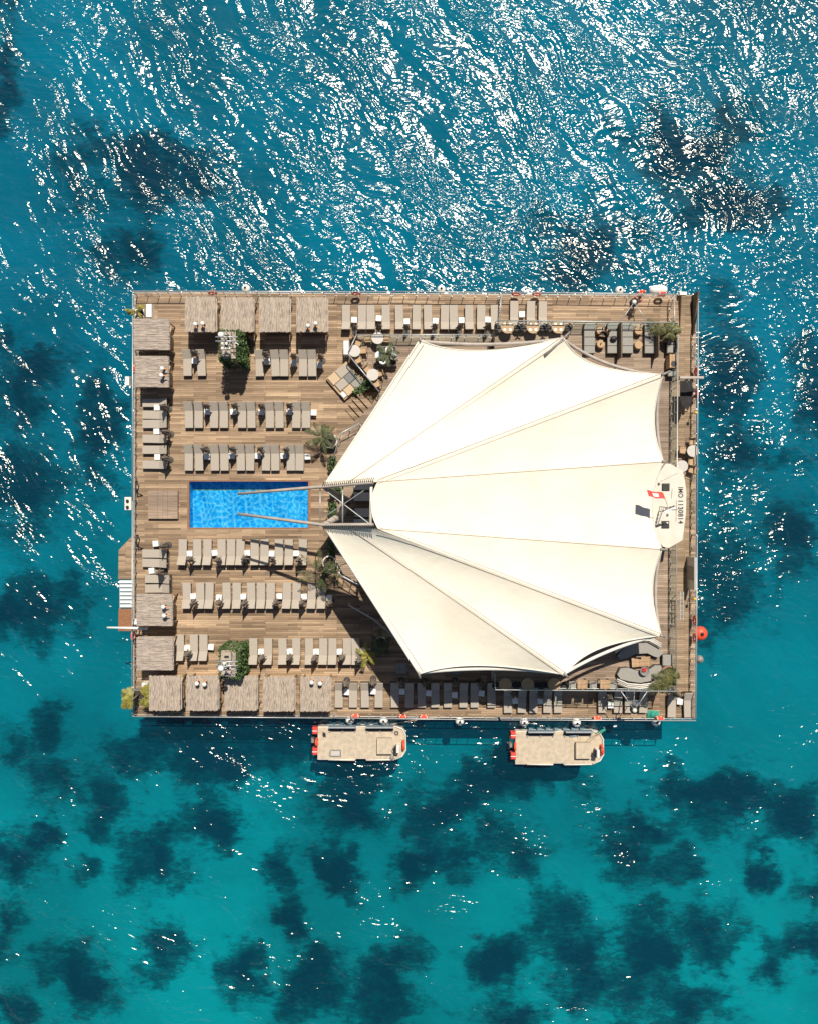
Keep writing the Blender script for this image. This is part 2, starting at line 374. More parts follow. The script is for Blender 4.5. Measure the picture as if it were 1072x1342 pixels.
PATCHES = [  # photo px: x, y, half width, half height
    (8, 90, 20, 85), (195, 235, 85, 60), (170, 330, 40, 35), (770, 330, 65, 40), (910, 205, 75, 60), (950, 260, 60, 40),
    (30, 520, 45, 70), (30, 640, 55, 60), (60, 790, 50, 50), (15, 800, 40, 30), (130, 560, 30, 90), (960, 500, 50, 90),
    (1035, 690, 40, 45), (940, 760, 60, 70), (1060, 520, 30, 60), (60, 955, 35, 30), (25, 985, 28, 26), (75, 1020, 40, 35),
    (140, 1065, 30, 32), (200, 1130, 42, 45), (280, 1075, 45, 35), (230, 1085, 40, 30), (60, 1090, 16, 14), (20, 1130, 34, 45), (116, 1140, 16, 14),
    (8, 1200, 22, 40), (100, 1275, 40, 46), (220, 1245, 36, 36), (372, 1135, 20, 30), (388, 1205, 20, 50), (325, 1275, 30, 30), (435, 1150, 40, 30),
    (420, 1290, 55, 40), (500, 1300, 60, 50), (455, 1055, 40, 35), (525, 1255, 35, 30), (570, 1065, 50, 35), (600, 1125, 40, 30), (540, 1140, 30, 32), (675, 1115, 36, 36),
    (650, 1270, 45, 35), (665, 1330, 50, 30), (735, 1195, 40, 40), (760, 1255, 60, 60), (810, 1105, 40, 40), (850, 1080, 60, 30), (900, 1050, 60, 40),
    (960, 1040, 70, 45), (1030, 1070, 60, 45), (925, 1225, 40, 55), (840, 1260, 55, 60), (1010, 1265, 26, 32), (1062, 1240, 30, 30), (900, 1320, 70, 40),
    (20, 1325, 35, 22), (1000, 1145, 26, 22), (1060, 1160, 30, 20), (300, 985, 130, 40), (650, 1020, 110, 28), (470, 1020, 60, 22), (860, 1140, 50, 24), (970, 600, 40, 50),
]
def sea_mat():
    m = bpy.data.materials.new('sea_surface'); m.use_nodes = True; n = m.node_tree; n.nodes.clear(); L = n.links.new
    tc = N(n, 'ShaderNodeTexCoord')
    warp = N(n, 'ShaderNodeTexNoise'); warp.inputs['Scale'].default_value = 0.11; warp.inputs['Detail'].default_value = 2
    L(tc.outputs['Object'], warp.inputs['Vector'])
    wv = N(n, 'ShaderNodeVectorMath', operation='MULTIPLY_ADD'); wv.inputs[1].default_value = (5, 5, 0); L(warp.outputs['Color'], wv.inputs[0]); L(tc.outputs['Object'], wv.inputs[2])
    def wave(rot, sx, sy, detail, rough, amp, dist=0.0):
        m0 = N(n, 'ShaderNodeMapping'); m0.inputs['Rotation'].default_value = (0, 0, R(rot)); L(wv.outputs[0], m0.inputs[0])
        mp = N(n, 'ShaderNodeMapping'); mp.inputs['Scale'].default_value = (sx, sy, 1); L(m0.outputs[0], mp.inputs[0])
        t = N(n, 'ShaderNodeTexNoise'); t.inputs['Scale'].default_value = 1; t.inputs['Detail'].default_value = detail; t.inputs['Roughness'].default_value = rough
        t.inputs['Distortion'].default_value = dist
        L(mp.outputs[0], t.inputs['Vector'])
        a = N(n, 'ShaderNodeMath', operation='MULTIPLY'); a.inputs[1].default_value = amp; L(t.outputs['Fac'], a.inputs[0]); return a.outputs[0]
    big = wave(46, 0.18, 0.42, 2, 0.5, 0.50)
    mid = wave(22, 0.52, 1.3, 2, 0.5, 0.225, 0.3); small = wave(4, 1.4, 2.9, 2, 0.5, 0.14, 0.3)
    gust = wave(54, 0.10, 0.36, 3, 0.6, 1.0)          # wind bands: rough and smooth water
    sp = N(n, 'ShaderNodeSeparateXYZ'); L(tc.outputs['Object'], sp.inputs[0])
    fetch = N(n, 'ShaderNodeMapRange'); fetch.inputs[1].default_value = -14; fetch.inputs[2].default_value = 18; fetch.inputs[3].default_value = 0.59; fetch.inputs[4].default_value = 1.12; L(sp.outputs['Y'], fetch.inputs[0])
    gm = N(n, 'ShaderNodeMapRange'); gm.interpolation_type = 'SMOOTHSTEP'; gm.inputs[1].default_value = 0.40; gm.inputs[2].default_value = 0.58; gm.inputs[3].default_value = 0.82; gm.inputs[4].default_value = 1.6; L(gust, gm.inputs[0])
    gf = N(n, 'ShaderNodeMath', operation='MULTIPLY'); L(gm.outputs[0], gf.inputs[0]); L(fetch.outputs[0], gf.inputs[1])
    ms = N(n, 'ShaderNodeMath', operation='ADD'); L(mid, ms.inputs[0]); L(small, ms.inputs[1])
    mg = N(n, 'ShaderNodeMath', operation='MULTIPLY'); L(ms.outputs[0], mg.inputs[0]); L(gf.outputs[0], mg.inputs[1])
    bf = N(n, 'ShaderNodeMath', operation='MULTIPLY'); L(big, bf.inputs[0]); L(fetch.outputs[0], bf.inputs[1])
    fin = N(n, 'ShaderNodeMath', operation='ADD'); L(mg.outputs[0], fin.inputs[0]); L(bf.outputs[0], fin.inputs[1]); s = fin.outputs[0]
    bp = N(n, 'ShaderNodeBump'); bp.inputs['Strength'].default_value = 1; bp.inputs['Distance'].default_value = 1
    L(s, bp.inputs['Height'])
    gl = N(n, 'ShaderNodeBsdfGlossy'); gl.distribution = 'BECKMANN'; gl.inputs[0].default_value = (1, .95, .87, 1); gl.inputs['Roughness'].default_value = 0.20; L(bp.outputs[0], gl.inputs['Normal'])
    fr = N(n, 'ShaderNodeFresnel'); fr.inputs['IOR'].default_value = 1.34; L(bp.outputs[0], fr.inputs['Normal'])
    # depth tint: bluer over the deep side (north), greener over the shallow sand
    sx = N(n, 'ShaderNodeSeparateXYZ'); L(tc.outputs['Object'], sx.inputs[0])
    mr = N(n, 'ShaderNodeMapRange'); mr.inputs[1].default_value = -30; mr.inputs[2].default_value = 14; L(sx.outputs['Y'], mr.inputs[0])
    tint = N(n, 'ShaderNodeMix', data_type='RGBA'); tint.inputs[6].default_value = (0.0, 0.775, 0.86, 1); tint.inputs[7].default_value = (0.0, 0.60, 0.80, 1)
    L(mr.outputs[0], tint.inputs[0])
    tr = N(n, 'ShaderNodeBsdfTransparent'); L(tint.outputs[2], tr.inputs[0])
    df = N(n, 'ShaderNodeBsdfDiffuse'); df.inputs[0].default_value = (0.0, 0.14, 0.23, 1)
    m1 = N(n, 'ShaderNodeMixShader'); m1.inputs[0].default_value = 0.15; L(tr.outputs[0], m1.inputs[1]); L(df.outputs[0], m1.inputs[2])
    fm = N(n, 'ShaderNodeMath', operation='MULTIPLY'); fm.inputs[1].default_value = 2.4; fm.use_clamp = True; L(fr.outputs[0], fm.inputs[0])
    fc = N(n, 'ShaderNodeMath', operation='MINIMUM'); fc.inputs[1].default_value = 0.11; L(fm.outputs[0], fc.inputs[0])
    m2 = N(n, 'ShaderNodeMixShader'); L(fc.outputs[0], m2.inputs[0]); L(m1.outputs[0], m2.inputs[1]); L(gl.outputs[0], m2.inputs[2])
    o = N(n, 'ShaderNodeOutputMaterial'); L(m2.outputs[0], o.inputs[0])
    return m
grid('seabed', 700, BED, seabed_mat())
grid('sea', 700, SEA, sea_mat())

# ------------------------------------------------------------ floating platform
TER, UPP = 0.7, 2.3
plat = thing('floating_platform', 'large rectangular floating beach club platform with weathered plank decks', 'platform', (0, 0, 0))
def pp(l, h=0.0): return [P(x, y, h).to_2d() for x, y in l]
b = MB()
for l in ([(180, 386), (907, 390), (907, 630), (180, 630)], [(180, 692.5), (907, 692.5), (906, 937), (179, 934.5)], [(180, 630), (247.5, 630), (247.5, 692.5), (180, 692.5)], [(405.5, 630), (907, 630), (907, 692.5), (405.5, 692.5)]):
    b.prism(pp(l), -1.6, -0.152)
b.build('hull', M['hull'], plat)
b = MB(); b.tube([P(176.5, 383, -.1), P(911.5, 387, -.1), P(910, 941.5, -.1), P(175.5, 938.5, -.1)], 0.04, 6, closed=True); b.build('rubbing_strake', M['hull'], plat)
b = MB()
PX0, PX1, PY0, PY1 = 248.5, 404.5, 631, 691.5
b.prism(pp([(176.5, 383), (911.5, 387), (911, PY0), (176.3, PY0)]), -.15, 0); b.prism(pp([(176.2, PY1), (910.8, PY1), (910, 941.5), (175.5, 938.5)]), -.15, 0)
b.prism(pp([(176.3, PY0), (PX0, PY0), (PX0, PY1), (176.2, PY1)]), -.15, 0); b.prism(pp([(PX1, PY0), (911, PY0), (910.8, PY1), (PX1, PY1)]), -.15, 0)
b.build('main_deck', M['deck'], plat)
# pool
a0, a1 = P(PX0, PY1), P(PX1, PY0)
def pool_floor():
    m, n, bs = nodes_of('pool_floor_tile'); L = n.links.new
    mp = mapping(n, (1, 1, 1)); ns = N(n, 'ShaderNodeTexNoise'); ns.inputs['Scale'].default_value = 0.9; ns.inputs['Detail'].default_value = 3; L(mp.outputs[0], ns.inputs['Vector'])
    cr = N(n, 'ShaderNodeValToRGB'); e = cr.color_ramp.elements; e[0].position = .35; e[1].position = .65
    e[0].color = (0.08, 0.34, 0.58, 1); e[1].color = (0.13, 0.47, 0.72, 1)
    L(ns.outputs['Fac'], cr.inputs[0]); L(cr.outputs[0], bs.inputs['Base Color']); bs.inputs['Roughness'].default_value = .6
    return m
def pool_water():
    m = bpy.data.materials.new('pool_water'); m.use_nodes = True; n = m.node_tree; n.nodes.clear(); L = n.links.new
    tc = N(n, 'ShaderNodeTexCoord')
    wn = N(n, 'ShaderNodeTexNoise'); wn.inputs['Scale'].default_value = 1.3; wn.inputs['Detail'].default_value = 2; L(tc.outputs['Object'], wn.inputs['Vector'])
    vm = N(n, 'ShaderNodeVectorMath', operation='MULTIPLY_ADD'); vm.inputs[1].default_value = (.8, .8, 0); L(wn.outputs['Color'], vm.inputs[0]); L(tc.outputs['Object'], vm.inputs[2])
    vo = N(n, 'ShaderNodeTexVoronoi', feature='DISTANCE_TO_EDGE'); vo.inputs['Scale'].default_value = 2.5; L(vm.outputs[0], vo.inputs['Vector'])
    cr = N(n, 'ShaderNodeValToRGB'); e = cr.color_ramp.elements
    e[0].position = 0.025; e[0].color = (1, 1, 1, 1); e[1].position = 0.36; e[1].color = (0.06, 0.62, 0.89, 1); q = e.new(.11); q.color = (0.30, .84, .96, 1)  # caustic light net painted into the water's tint: pale cell edges, blue between
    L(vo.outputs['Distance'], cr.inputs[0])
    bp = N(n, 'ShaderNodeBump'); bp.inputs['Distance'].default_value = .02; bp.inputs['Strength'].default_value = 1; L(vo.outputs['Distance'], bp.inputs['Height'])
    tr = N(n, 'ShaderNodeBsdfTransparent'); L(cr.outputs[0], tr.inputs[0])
    gl = N(n, 'ShaderNodeBsdfGlossy'); gl.inputs['Roughness'].default_value = .12; L(bp.outputs[0], gl.inputs['Normal'])
    fr = N(n, 'ShaderNodeFresnel'); fr.inputs['IOR'].default_value = 1.33
    mx = N(n, 'ShaderNodeMixShader'); L(fr.outputs[0], mx.inputs[0]); L(tr.outputs[0], mx.inputs[1]); L(gl.outputs[0], mx.inputs[2])
    o = N(n, 'ShaderNodeOutputMaterial'); L(mx.outputs[0], o.inputs[0]); return m
cx, cy = (a0.x + a1.x) / 2, (a0.y + a1.y) / 2; W_, H_ = a1.x - a0.x, a1.y - a0.y
b = MB(); zf = -0.95
b.add([(a0.x, a0.y, zf), (a1.x, a0.y, zf), (a1.x, a1.y, zf), (a0.x, a1.y, zf)], [(0, 1, 2, 3)])
basin = b.build('pool_floor', pool_floor(), plat)
b = MB(); b.add([(a0.x, a0.y, zf), (a1.x, a0.y, zf), (a1.x, a1.y, zf), (a0.x, a1.y, zf), (a0.x, a0.y, -.151), (a1.x, a0.y, -.151), (a1.x, a1.y, -.151), (a0.x, a1.y, -.151)],
                [(0, 4, 5, 1), (1, 5, 6, 2), (2, 6, 7, 3), (3, 7, 4, 0)]); b.build('pool_wall', M['poolwall'], plat)
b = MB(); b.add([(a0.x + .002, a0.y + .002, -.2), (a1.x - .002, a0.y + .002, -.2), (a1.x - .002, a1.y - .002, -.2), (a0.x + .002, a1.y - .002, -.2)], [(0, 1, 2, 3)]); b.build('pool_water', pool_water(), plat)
b = MB(); b.box((cx, a1.y - .58, zf + .012), (W_ - .1, .07, .02)); b.build('mosaic_band', M['sand'], plat)
b = MB(); t = .09
b.box((cx, a1.y + t / 2, .012), (W_ + 2 * t, t, .018)); b.box((cx, a0.y - t / 2, .012), (W_ + 2 * t, t, .018))
b.box((a0.x - .07, cy, .012), (.14, H_ - .001, .018)); b.box((a1.x + .09, cy, .012), (.18, H_ - .001, .018)); b.build('pool_coping', M['redwood'], plat)
# terrace and upper deck
TERR = [(470, 439), (459, 463), (499, 513), (486, 532), (452, 566), (440, 600), (436, 640), (436, 690), (440, 732), (450, 752), (500, 782), (535, 835), (560, 866), (643, 866), (643, 439)]
b = MB(); b.prism(pp(TERR, TER), 0.003, TER); b.build('terrace', M['upper'], plat)
UE = [P(650, 420, UPP + 1.1), P(888, 423, UPP + 1.1), P(885.5, 906, UPP + 1.1), P(648, 904, UPP + 1.1)]
b = MB(); b.prism([p.to_2d() for p in UE], UPP - .25, UPP); b.build('upper_deck', M['upper'], plat)
ci = [Vector((p.x - math.copysign(.12, p.x - 12), p.y - math.copysign(.12, p.y), 0)) for p in UE]
b = MB(); b.prism([p.to_2d() for p in ci], 0.003, UPP - .252); b.build('deckhouse_wall', M['offwhite'], plat)
b = MB()
for k in range(4):
    p0 = P(497 + k * 5, 515 + k * 3, 0); b.box((P(480 - k * 4.5, 524 + k * 6.5).x, P(480 - k * 4.5, 528 + k * 6.5).y, .29 - k * .08), (1.9, .34, .56 - k * .16), R(-48))
b.build('terrace_steps', M['deck'], plat)

# ------------------------------------------------------------ railings
def railing(label, pts, h0, posts, group, glass=False, mat_='steel', ht=1.0):
    """pts: photo px of the top rail, standing on height h0"""
    w = [P(x, y, h0 + ht) for x, y in pts]
    base = w[0].copy(); base.z = h0
    t = thing('railing', label, 'railing', base, 0, group)
    b = MB(); b.tube(w, 0.038, 6); b.build('top_rail', M[mat_], t, True)
    b = MB()
    for z in (.5,): b.tube([p - Vector((0, 0, ht - z)) for p in w], 0.012, 5)
    b.build('wire', M[mat_], t, True)
    tot = sum((w[i + 1] - w[i]).length for i in range(len(w) - 1)); first = None
    for k in range(posts):
        d = tot * k / max(posts - 1, 1)
        for i in range(len(w) - 1):
            l = (w[i + 1] - w[i]).length
            if d <= l + 1e-4: break
            d -= l
        p = w[i].lerp(w[i + 1], min(1, d / l))
        if first is None:
            b = MB(); b.tube([(0, 0, 0.004), (0, 0, ht)], 0.026, 6); b.lathe([(.06, 0.004), (.06, .02)], n=8, smooth=False)
            first = b.build('post', M[mat_], t); o = first
        else:
            o = first.copy(); COL.objects.link(o)
        o.location = (p.x - base.x, p.y - base.y, 0)
    if glass:
        b = MB()
        for i in range(len(w) - 1):
            d = (w[i + 1] - w[i]); c = (w[i] + w[i + 1]) / 2
            b.box((c.x, c.y, h0 + .48), (d.length - .06, .014, .85), math.atan2(d.y, d.x))
        b.build('glass_panel', M['glass'], t, True)
    return t
OG, IG = 'railings round the platform edge', 'glass balustrades of the raised decks'
railing('steel railing along the upper edge above the thatched cabanas', [(174.5, 381.5), (512, 382.5)], 0, 24, OG)
railing('steel railing along the upper edge behind the row of twelve loungers', [(514.5, 382), (655, 383.5)], 0, 10, OG)
railing('steel railing along the upper edge over the empty planks at right', [(657.5, 383), (800, 384.5), (888, 386)], 0, 16, OG)
railing('short steel rail beside the upper right corner ramp', [(883, 386), (884, 444)], 0, 5, OG)
railing('steel railing down the right edge past the round tables', [(914.5, 389), (913, 700)], 0, 22, OG)
railing('steel railing down the right edge beside the big orange buoy', [(913, 702), (911.5, 942)], 0, 17, OG)
railing('steel railing along the lower edge behind the left cabanas', [(174, 939), (436, 941)], 0, 18, OG)
railing('steel railing along the lower edge above the first boat', [(438, 941), (652, 943.5)], 0, 15, OG)
railing('steel railing along the lower edge above the second boat', [(656, 943.5), (911, 944.5)], 0, 17, OG)
railing('steel railing down the left edge beside the upper cabanas', [(174.5, 383), (174, 655)], 0, 19, OG)
railing('steel railing down the left edge inside the gangway', [(174, 657), (173.5, 937)], 0, 19, OG)
railing('short cross rail between top lounger row and the loungers at right', [(656, 386), (655, 418)], 0, 4, OG)
railing('glass balustrade of the upper deck above the plate set tables', [(650, 420), (770, 421.3), (888, 423)], UPP, 17, IG, True, ht=1.1)
railing('glass balustrade along the right side of the upper deck', [(888, 424), (886, 700), (885.5, 904)], UPP, 30, IG, True, ht=1.1)
railing('glass balustrade of the upper deck above the lower shaded loungers', [(648, 884), (648.5, 904), (885, 906)], UPP, 18, IG, True, ht=1.1)
railing('low glass balustrade between the top lounger row and terrace tables', [(468, 438.5), (646, 438.5)], TER, 11, IG, True, ht=.95)
railing('short slanted balustrade beside the white box', [(467, 440), (456.5, 462)], TER, 3, IG, True, ht=.95)
railing('diagonal glass balustrade between the double daybed and round tables', [(456.5, 464), (497, 513)], TER, 5, IG, True, ht=.95)
railing('bent handrail under the tent edge beside the upper potted palm', [(471, 555), (446.5, 568), (438, 598)], TER, 5, IG, False, ht=.95)
railing('bent handrail under the tent edge beside the lower potted palm', [(441, 738), (446, 754), (470, 767)], TER, 5, IG, False, ht=.95)
railing('slanted handrail in the tent shade above the lower right loungers', [(457, 793), (490, 812), (516, 834)], 0, 6, IG, False, ht=.95)

# ------------------------------------------------------------ tent
H_E = {'W1': 7.7, 'W2': 7.7, 'b1': 8.35, 'b2': 9.0, 'D': 7.2, 'E': 6.8, 'F': 6.2, 'G': 6.0, 'H': 6.0, 'I': 6.1, 'J': 7.0, 'K': 7.3}
PXY = {'W1': (424, 638), 'W2': (424, 688), 'b1': (458, 634), 'c1': (460, 690.5), 'b2': (495, 631.5), 'c2': (495.6, 693), 'D': (550, 446), 'E': (738, 443), 'F': (868, 491),
       'G': (869, 605), 'H': (867, 720), 'I': (866, 833), 'J': (740, 884), 'K': (549, 883)}
H_E['c1'] = 8.35; H_E['c2'] = 9.0
T = {k: P(v[0], v[1], H_E[k]) for k, v in PXY.items()}
tent = thing('tent_canopy', 'huge cream fabric tent with radiating seams covering the right half of the platform', 'tent', (T['b2'].x + 6, 0, TER))
tb = MB()
def patch(A0, A1, B0, B1, sc, sag, nu=26, nv=22, sc0=0.0):
    """inner edge A0-A1, outer edge B0-B1; the outer edge is scalloped inwards by sc metres, cloth sags between seams"""
    vs = []
    for i in range(nu + 1):
        u = i / nu
        for j in range(nv + 1):
            v = j / nv; q = 4 * v * (1 - v)
            a = A0.lerp(A1, v); bb = B0.lerp(B1, v)
            d = (a - bb); d.z = 0
            if d.length > 1e-6: d.normalize()
            bb = bb + d * (sc * q); a = a - d * (sc0 * q)
            p = a.lerp(bb, u); p.z -= sag * q * (u ** 2.6) + 0.08 * math.sin(PI * u)
            vs.append(p)
    fs = [(i * (nv + 1) + j, (i + 1) * (nv + 1) + j, (i + 1) * (nv + 1) + j + 1, i * (nv + 1) + j + 1) for i in range(nu) for j in range(nv)]
    tb.add(vs, fs, True)
    return [vs[nu * (nv + 1) + j] for j in range(nv + 1)], vs
edges = []
for A0, A1, B0, B1, sc, sag, sc0 in [('W1', 'b1', 'D', 'E', .75, .9, 0), ('b1', 'b2', 'E', 'F', .95, .7, 0), ('b2', 'b2', 'F', 'G', .45, .45, 0), ('b2', 'c2', 'G', 'H', .55, .4, -.42),
                                     ('c2', 'c2', 'H', 'I', .45, .5, 0), ('c2', 'c1', 'I', 'J', .72, .62, 0), ('c1', 'W2', 'J', 'K', .6, .62, 0)]:
    e, _ = patch(T[A0], T[A1], T[B0], T[B1], sc, sag, sc0=sc0); edges.append(e)
mem = tb.build('membrane', M['tent'], tent, True)
def seamline(a, bb, n=26, dz=0.0):
    return [a.lerp(bb, i / n) + Vector((0, 0, dz - 0.08 * math.sin(PI * i / n))) for i in range(n + 1)]
for a, c in (('b1', 'E'), ('b2', 'F'), ('b2', 'G'), ('c2', 'H'), ('c2', 'I'), ('c1', 'J')):
    l = seamline(T[a], T[c]); b = MB()
    d = (T[c] - T[a]); s_ = Vector((-d.y, d.x, 0)).normalized() * .12
    if (a, c) in (('b2', 'G'), ('c2', 'H')): b.tube(l, 0.03, 6, flat=.6)
    else: b.tube([p + s_ - Vector((0, 0, .012)) for p in l], 0.022, 5, flat=.5); b.tube([p - s_ - Vector((0, 0, .012)) for p in l], 0.02, 5, flat=.5)
    b.build('seam', M['rope_tent'], tent, True)
for k in (('W1', 'D'), ('W2', 'K')):
    b = MB(); l = seamline(T[k[0]], T[k[1]]); b.tube(l, .07, 6)
    d = T[k[1]] - T[k[0]]; s_ = Vector((-d.y, d.x, 0)).normalized() * (.32 if k[0] == 'W2' else -.32); b.tube([p + s_ for p in l], .022, 5, flat=.5)
    b.build('edge_rope', M['offwhite'], tent, True)
for e in edges:
    b = MB(); b.tube([p + Vector((0, 0, .01)) for p in e], .045, 6); b.build('edge_rope', M['offwhite'], tent, True)
# edge beams a little below the cloth, less curved than its scallops
for (a, c, off, drop, bow) in (('K', 'J', -.12, .9, .16), ('J', 'I', -.15, .8, .12), ('E', 'F', -.12, .8, .34), ('D', 'E', -.1, .6, .2), ('F', 'G', 0, .6, .2), ('H', 'I', 0, .6, .2)):
    p0, p1 = T[a], T[c]; mid = (p0 + p1) / 2; inw = -Vector((mid.x - 8, mid.y, 0)).normalized()
    if a in 'FH': inw = Vector((-1, 0, 0))
    l = [p0.lerp(p1, i / 24) + inw * (bow * 4 * (i / 24) * (1 - i / 24)) - Vector((0, 0, drop * (0.35 + 2.6 * (i / 24) * (1 - i / 24)))) for i in range(25)]
    b = MB(); b.tube(l, .11, 8); b.build('edge_beam', M['offwhite'] if a in 'KJ' else M['beam'], tent, True)
for s in (1, -1):
    tip = P(313, 647 if s > 0 else 673.5, 5.6); W = T['W1' if s > 0 else 'W2']; A = P(489, 632 if s > 0 else 687.5, 9.15)
    W = W + Vector((0, 0, .06)); pts = [tip, tip.lerp(W, .5), W, W.lerp(A, .5), A]
    b = MB(); b.tube(pts, [.09, .1, .11, .11, .1], 10, flat=1.5); b.build('boom', M['beam'], tent, True)
    b = MB()
    for k in range(26):
        q = W.lerp(A, k / 25); b.tube([q + Vector((0, s * .05, .2)), q + Vector((.05, s * .28, .05 + .05 * (k % 2)))], .03, 5)
    b.build('lacing', M['lace'], tent, True)
    # tapering leg of the mast
    b = MB(); b.tube([P(455, 660, TER) + Vector((0, s * .25, 0)), P(445, 664 - s * 13, 4.5), W - Vector((0, 0, .25))], [.24, .26, .13], 10); b.build('mast_leg', M['beam'], tent, True)
    b = MB(); b.ball(tip + Vector((.6, 0, .2)), .08); b.build('boom_lamp', M['beam'], tent, True)
b = MB(); b.tube([P(420, 640, 7.5), P(420, 686, 7.5)], .035, 6); b.build('spreader', M['steel'], tent, True)
b = MB(); b.tube([P(449.5, 638, 8.1), P(449.5, 686, 8.1)], .05, 6); b.build('spreader', M['steel'], tent, True)
for p, q in (((430, 645), (484, 686)), ((428, 676), (477, 643))):
    b = MB(); b.tube([P(p[0], p[1], 7.6), P(q[0], q[1], 8.7)], .03, 5); b.build('brace_cable', M['steel'], tent, True)
b = MB(); b.tube([P(487, 633, 8.85), P(486.5, 660, 8.7), P(486, 687, 8.85)], .09, 8); b.build('opening_bar', M['offwhite'], tent, True)
for k, zb in (('D', TER), ('E', UPP), ('F', UPP), ('G', UPP), ('H', UPP), ('I', UPP), ('J', UPP), ('K', 0)):
    p = T[k]; o = Vector((p.x - T['b2'].x, p.y, 0)).normalized()
    b = MB(); b.tube([Vector((p.x, p.y, zb)) - o * .5, p - o * .35 - Vector((0, 0, .35))], [.12, .09], 10); b.build('mast', M['steel_dark'], tent, True)
    b = MB(); n_ = 1.7 if k == 'E' else .12
    b.tube([p - o * n_ + Vector((0, 0, .03)), p + o * (.55 if k in 'EF' else .3) - Vector((0, 0, .05))], [.09, .07], 8); b.build('mast_tip', M['steel_dark'], tent, True)

# ------------------------------------------------------------ loungers, side tables, parasols
def make_lounger():
    t = thing('sun_lounger', 'x', 'sun lounger')
    b = MB()
    for s in (-1, 1): b.box((s * .29, 0, .27), (.04, 1.86, .06))
    b.box((0, -.92, .27), (.54, .04, .06)); b.box((0, .3, .27), (.54, .04, .06)); b.box((0, .92, .27), (.54, .04, .06))
    b.build('frame', M['frame'], t)
    first = None
    for sx, sy in ((-1, -1), (1, -1), (-1, 1), (1, 1)):
        if first is None:
            b = MB(); b.box((0, 0, .122), (.045, .045, .237)); first = b.build('leg', M['frame'], t); o = first
        else: o = first.copy(); COL.objects.link(o)
        o.location = (sx * .285, sy * .8, 0)
    b = MB(); b.box((0, -.335, .335), (.6, 1.25, .065), 0, .02); b.build('mattress', M['fabric'], t)
    a = R(30); l = .70; c, s_ = math.cos(a), math.sin(a)
    y0, z0, th = .295, .305, .065
    vs = []
    for x in (-.3, .3):
        vs += [(x, y0, z0), (x, y0 + l * c, z0 + l * s_), (x, y0 + l * c - th * s_, z0 + l * s_ + th * c), (x, y0 - th * s_, z0 + th * c)]
    b = MB(); b.add(vs, [(0, 1, 2, 3), (7, 6, 5, 4), (0, 4, 5, 1), (1, 5, 6, 2), (2, 6, 7, 3), (3, 7, 4, 0)]); b.build('backrest', M['fabric'], t)
    b = MB()
    for x in (-.27, .27): b.tube([(x, .85, .3), (x, .80, .58)], .014, 5)
    b.build('backrest_prop', M['frame'], t)
    return t
def make_table():
    t = thing('side_table', 'x', 'side table')
    b = MB(); b.box((0, 0, .42), (.41, .41, .035), 0, .008); b.build('tabletop', M['table'], t)
    b = MB(); b.box((0, 0, .203), (.35, .35, .396)); b.build('base', M['table'], t)
    return t
def make_parasol():
    t = thing('folded_parasol', 'x', 'parasol')
    b = MB(); b.tube([(0, 0, .05), (0, 0, 2.36)], .022, 8); b.build('pole', M['frame'], t)
    b = MB(); b.lathe([(.24, 0.003), (.24, .05), (.06, .07)], n=16, smooth=False); b.build('base', M['frame'], t)
    b = MB(); rnd = random.Random(3); n, m = 32, 9; vs = []
    for i in range(m + 1):
        u = i / m; z = 2.3 - u * 1.35; r = .03 + .135 * u ** .8
        for k in range(n):
            a = 2 * PI * k / n; lobe = 1 + .48 * math.cos(4 * a * 2) * min(1, u * 2.2) + rnd.uniform(-.07, .07)
            vs.append((r * lobe * math.cos(a), r * lobe * math.sin(a), z + (.10 * math.cos(8 * a) * u if i == m else 0)))
    fs = [(i * n + k, (i + 1) * n + k, (i + 1) * n + (k + 1) % n, i * n + (k + 1) % n) for i in range(m) for k in range(n)]
    b.add(vs, fs, True)
    for k in range(6):       # rib ends poking out of the loose cloth
        a = 2 * PI * k / 6 + .3; rr = rnd.uniform(.17, .32); b.tube([(.08 * math.cos(a), .08 * math.sin(a), 1.9), (rr * math.cos(a), rr * math.sin(a), 1.02)], [.025, .04], 5)
    b.build('canopy', M['canvas'], t)
    b = MB(); b.ball((0, 0, 2.38), .035, 8, 5); b.build('finial', M['frame'], t)
    return t
LNG, TBL, PAR = make_lounger(), make_table(), make_parasol()
def lounger_row(xs, y0, y1, head, where, side='left', jit=1.0, adj='grey'):
    n = len(xs); rnd = random.Random(int(y0))
    rz = {'N': 0, 'S': PI, 'E': -PI / 2}[head]
    for i, x in enumerate(xs):
        y = (y0 + y1) / 2 if head != 'E' else x
        p = P(x if head != 'E' else y0, y, .35); p.z = 0.0
        place(LNG, p, rz + R(rnd.uniform(-1.5, 1.5)) * jit, ' '.join([nth(i, n, side), adj, 'lounger', where]), 'sun loungers')
def tables_row(pts, where, side='left'):
    for i, (x, y) in enumerate(pts):
        p = P(x, y, .44); p.z = 0.0
        place(TBL, p, R(random.uniform(-6, 6)), ' '.join([nth(i, len(pts), side), 'small white table', where]), 'white side tables')
def parasol_row(pts, where, side='left'):
    for i, (x, y) in enumerate(pts):
        p = P(x, y, 2.1); p.z = 0.0
        place(PAR, p, random.uniform(0, 6), ' '.join([nth(i, len(pts), side), 'folded taupe parasol', where]), 'folded parasols', (1, 1, random.uniform(.9, 1.02)))
w_ = 'in the long top row behind the railing'
lounger_row([454, 474.8, 486.3, 506, 523.3, 545.7, 560.6, 582.5, 594.2, 614.4, 629.8, 648], 401, 433, 'S', w_)
tt = [(464.5, 419), (496.6, 417), (533, 421), (570.5, 420.4), (604.4, 419.5), (639, 418.7)]
tables_row(tt, w_); parasol_row([(463.5, 426), (496, 425), (533, 425.5), (570, 425), (603, 425), (640, 425.5)], w_)
w_ = 'by the upper balustrade'
lounger_row([673.3, 695, 710.6], 395, 428, 'S', w_); tables_row([(683.5, 411.6)], w_)
